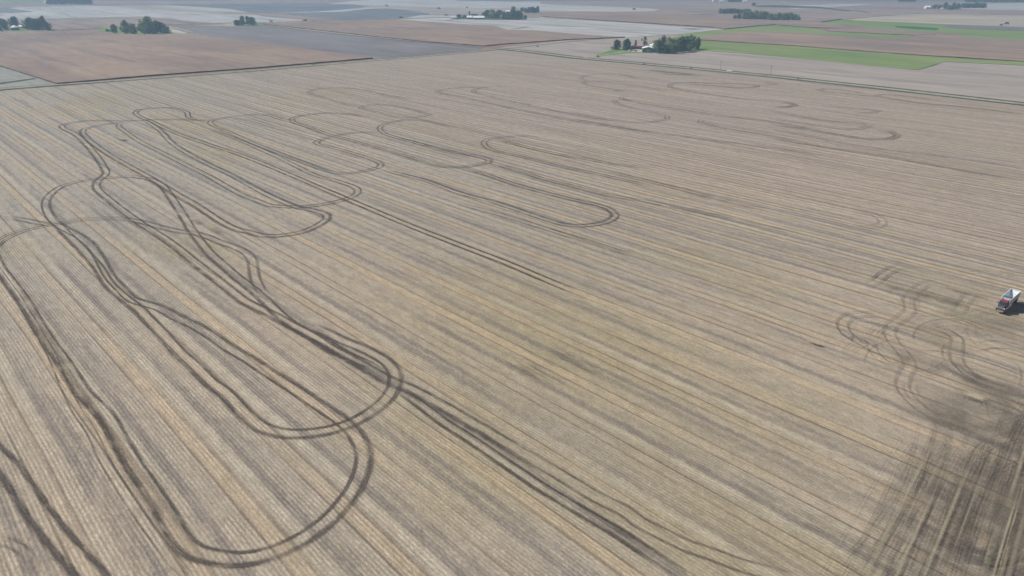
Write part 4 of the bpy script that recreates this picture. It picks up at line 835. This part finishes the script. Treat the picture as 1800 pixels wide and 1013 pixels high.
grove('of the short row right of farmstead', 'short tree row right of the farmstead', [(918,21.6,9,8,'dark','round'),(924,22.6,9,8,'dark','round'),(930,23,9.5,8,'dark','round'),(936,23,10.5,8,'dark','round'),(941,23,10,7,'dark','round'),(945,22.5,10.5,7,'dark','round')])
wood = [(x, 24, 8.5, 9, 'dark' if i % 2 else 'green', 'round') for i, x in enumerate((1267, 1273, 1279, 1285, 1291, 1297, 1303, 1309, 1315))]
wood += [(1292, 33, 6.5, 8, 'dark', 'round'), (1299, 33.4, 9, 9, 'dark', 'round')]
grove('in the back part of the long far wood', 'back part of the long far wood', wood)
wood = [(x, 34 + i * .2, 14, 13, ('yellow', 'green', 'green', 'yellow', 'green')[i], 'round') for i, x in enumerate((1309, 1318, 1327, 1336, 1344))]
wood += [(1328.5, 26, 9, 8, 'dark', 'round')] + [(x, 34.8, 8, 10, 'dark', 'bush') for x in (1313, 1322, 1331, 1341)]
grove('in the middle part of the long far wood', 'middle part of the long far wood', wood)
wood = [(x, 35.8, 12.5, 12, ('green', 'yellow', 'green', 'yellow', 'green', 'green')[i], 'round') for i, x in enumerate((1353, 1361, 1370, 1379, 1388, 1396))]
wood += [(x, 36.6, 6.5, 9, 'dark', 'bush') for x in (1357, 1366, 1375, 1384, 1393)] + [(1403.5, 36.5, 7, 9, 'dark', 'round')]
grove('in the right part of the long far wood', 'right part of the long far wood', wood)
grove('standing alone behind the long far wood', None, [(1325, 10.5, 5.5, 8, 'dark', 'round')])
grove('of the dark trees at the top edge', 'dark trees between white sheds at the top edge', [(x, 4, 6, 6, 'dark', 'round') for x in (1281, 1286, 1291, 1296, 1301)])
grove('of the upper right farm trees', 'trees of the upper right farm', [(1642,15.6,7,6,'dark','round'),(1647,15.6,8,7,'green','round'),(1653,15.6,8,7,'dark','round'),(1661,16,10.5,9,'dark','round'),(1669,17.4,8,9,'dark','round'),(1675,17.4,12,8,'dark','round'),(1683,16.6,10.5,9,'dark','round'),(1636,15.4,5,5,'dark','round')])
grove('of the hedgerow right of that farm', 'hedgerow right of the upper right farm', [(x, 14.4, 8.8, 8, 'dark', 'round') for x in (1692, 1697.5, 1703, 1708.5, 1714, 1719.5, 1725, 1729)])
grove('of the top left wood', 'trees of the top left wood', [(x, 8 - .5 * (i % 2), 10.5 + (i % 3), 9, 'dark', 'round') for i, x in enumerate((87, 93, 99, 106, 112, 118, 125, 131, 137, 143, 149, 155, 159))])
grove('of the distant treeline at top right', 'distant treeline at the top right', [(x, 3.8 + (i % 3) * .3, 5.5, 9, 'dark', 'round') for i, x in enumerate(range(1700, 1812, 6))])
grove('of the faint trees at the top', 'faint trees at the top edge near the right', [(x, 3.6, 5, 6, 'dark', 'round') for x in (1581, 1587, 1593, 1600, 1606)])
for px, py, hp, wp, lab in [(1051,101,3.6,5,'at the mouth of the farm lane'),(551,115.5,2.4,3,'beside the left road'),(1403,139.8,3,4,'on the verge right of the utility poles'),(1215,121,2,5,'on the verge left of the pickup'),
                            (1132,113.6,2,6,'on the verge below the near farm'),(945,82.5,2,5,'alone in tan stubble beyond the road corner'),(820.8,14.2,2.6,4,'above the middle farmstead'),(1685.5,63,1.6,7,'on the brown field by the pale green strip')]:
    grove(lab, None, [(px, py, hp, wp, 'dark', 'bush')])

# ------------------------------------------------------------------ dust behind the far combine, and the haze of the day
dm = bpy.data.materials.new('dust'); dm.use_nodes = True; nt = dm.node_tree; nt.nodes.remove(nt.nodes['Principled BSDF'])
pv = nt.nodes.new('ShaderNodeVolumePrincipled'); pv.inputs['Color'].default_value = (.85, .83, .8, 1); pv.inputs['Density'].default_value = .0022
nt.links.new(pv.outputs[0], nt.nodes['Material Output'].inputs['Volume'])
q = P(752, 22); bm = bmesh.new(); bmesh.ops.create_icosphere(bm, subdivisions=3, radius=1)
for v_ in bm.verts:
    k = 1 + .25 * math.sin(v_.co.x * 5 + 1) * math.cos(v_.co.z * 4 + v_.co.y * 3); v_.co = Vector((v_.co.x * 38 * k, v_.co.y * 70 * k, (v_.co.z * 24 + 25) * 1.0)) + Vector((q.x, q.y, 0))
me = bpy.data.meshes.new('dust_cloud'); bm.to_mesh(me); bm.free(); me.materials.append(dm)
tag(link(bpy.data.objects.new('dust_cloud', me)), 'thin pale dust drifting behind the combine above the farmstead', 'dust', None, 'stuff')
hm = bpy.data.materials.new('haze'); hm.use_nodes = True; nt = hm.node_tree; nt.nodes.remove(nt.nodes['Principled BSDF'])
pv = nt.nodes.new('ShaderNodeVolumePrincipled'); pv.inputs['Color'].default_value = (.50, .74, 1.0, 1); pv.inputs['Density'].default_value = HAZE
pv.inputs['Anisotropy'].default_value = 0.1
nt.links.new(pv.outputs[0], nt.nodes['Material Output'].inputs['Volume'])
o = MB().box(-17000, 17000, -17000, 17000, -1.5, 110).build('haze', hm); o['kind'] = 'stuff'; o['label'] = 'thin blue daytime haze over the whole countryside'; o['category'] = 'haze'
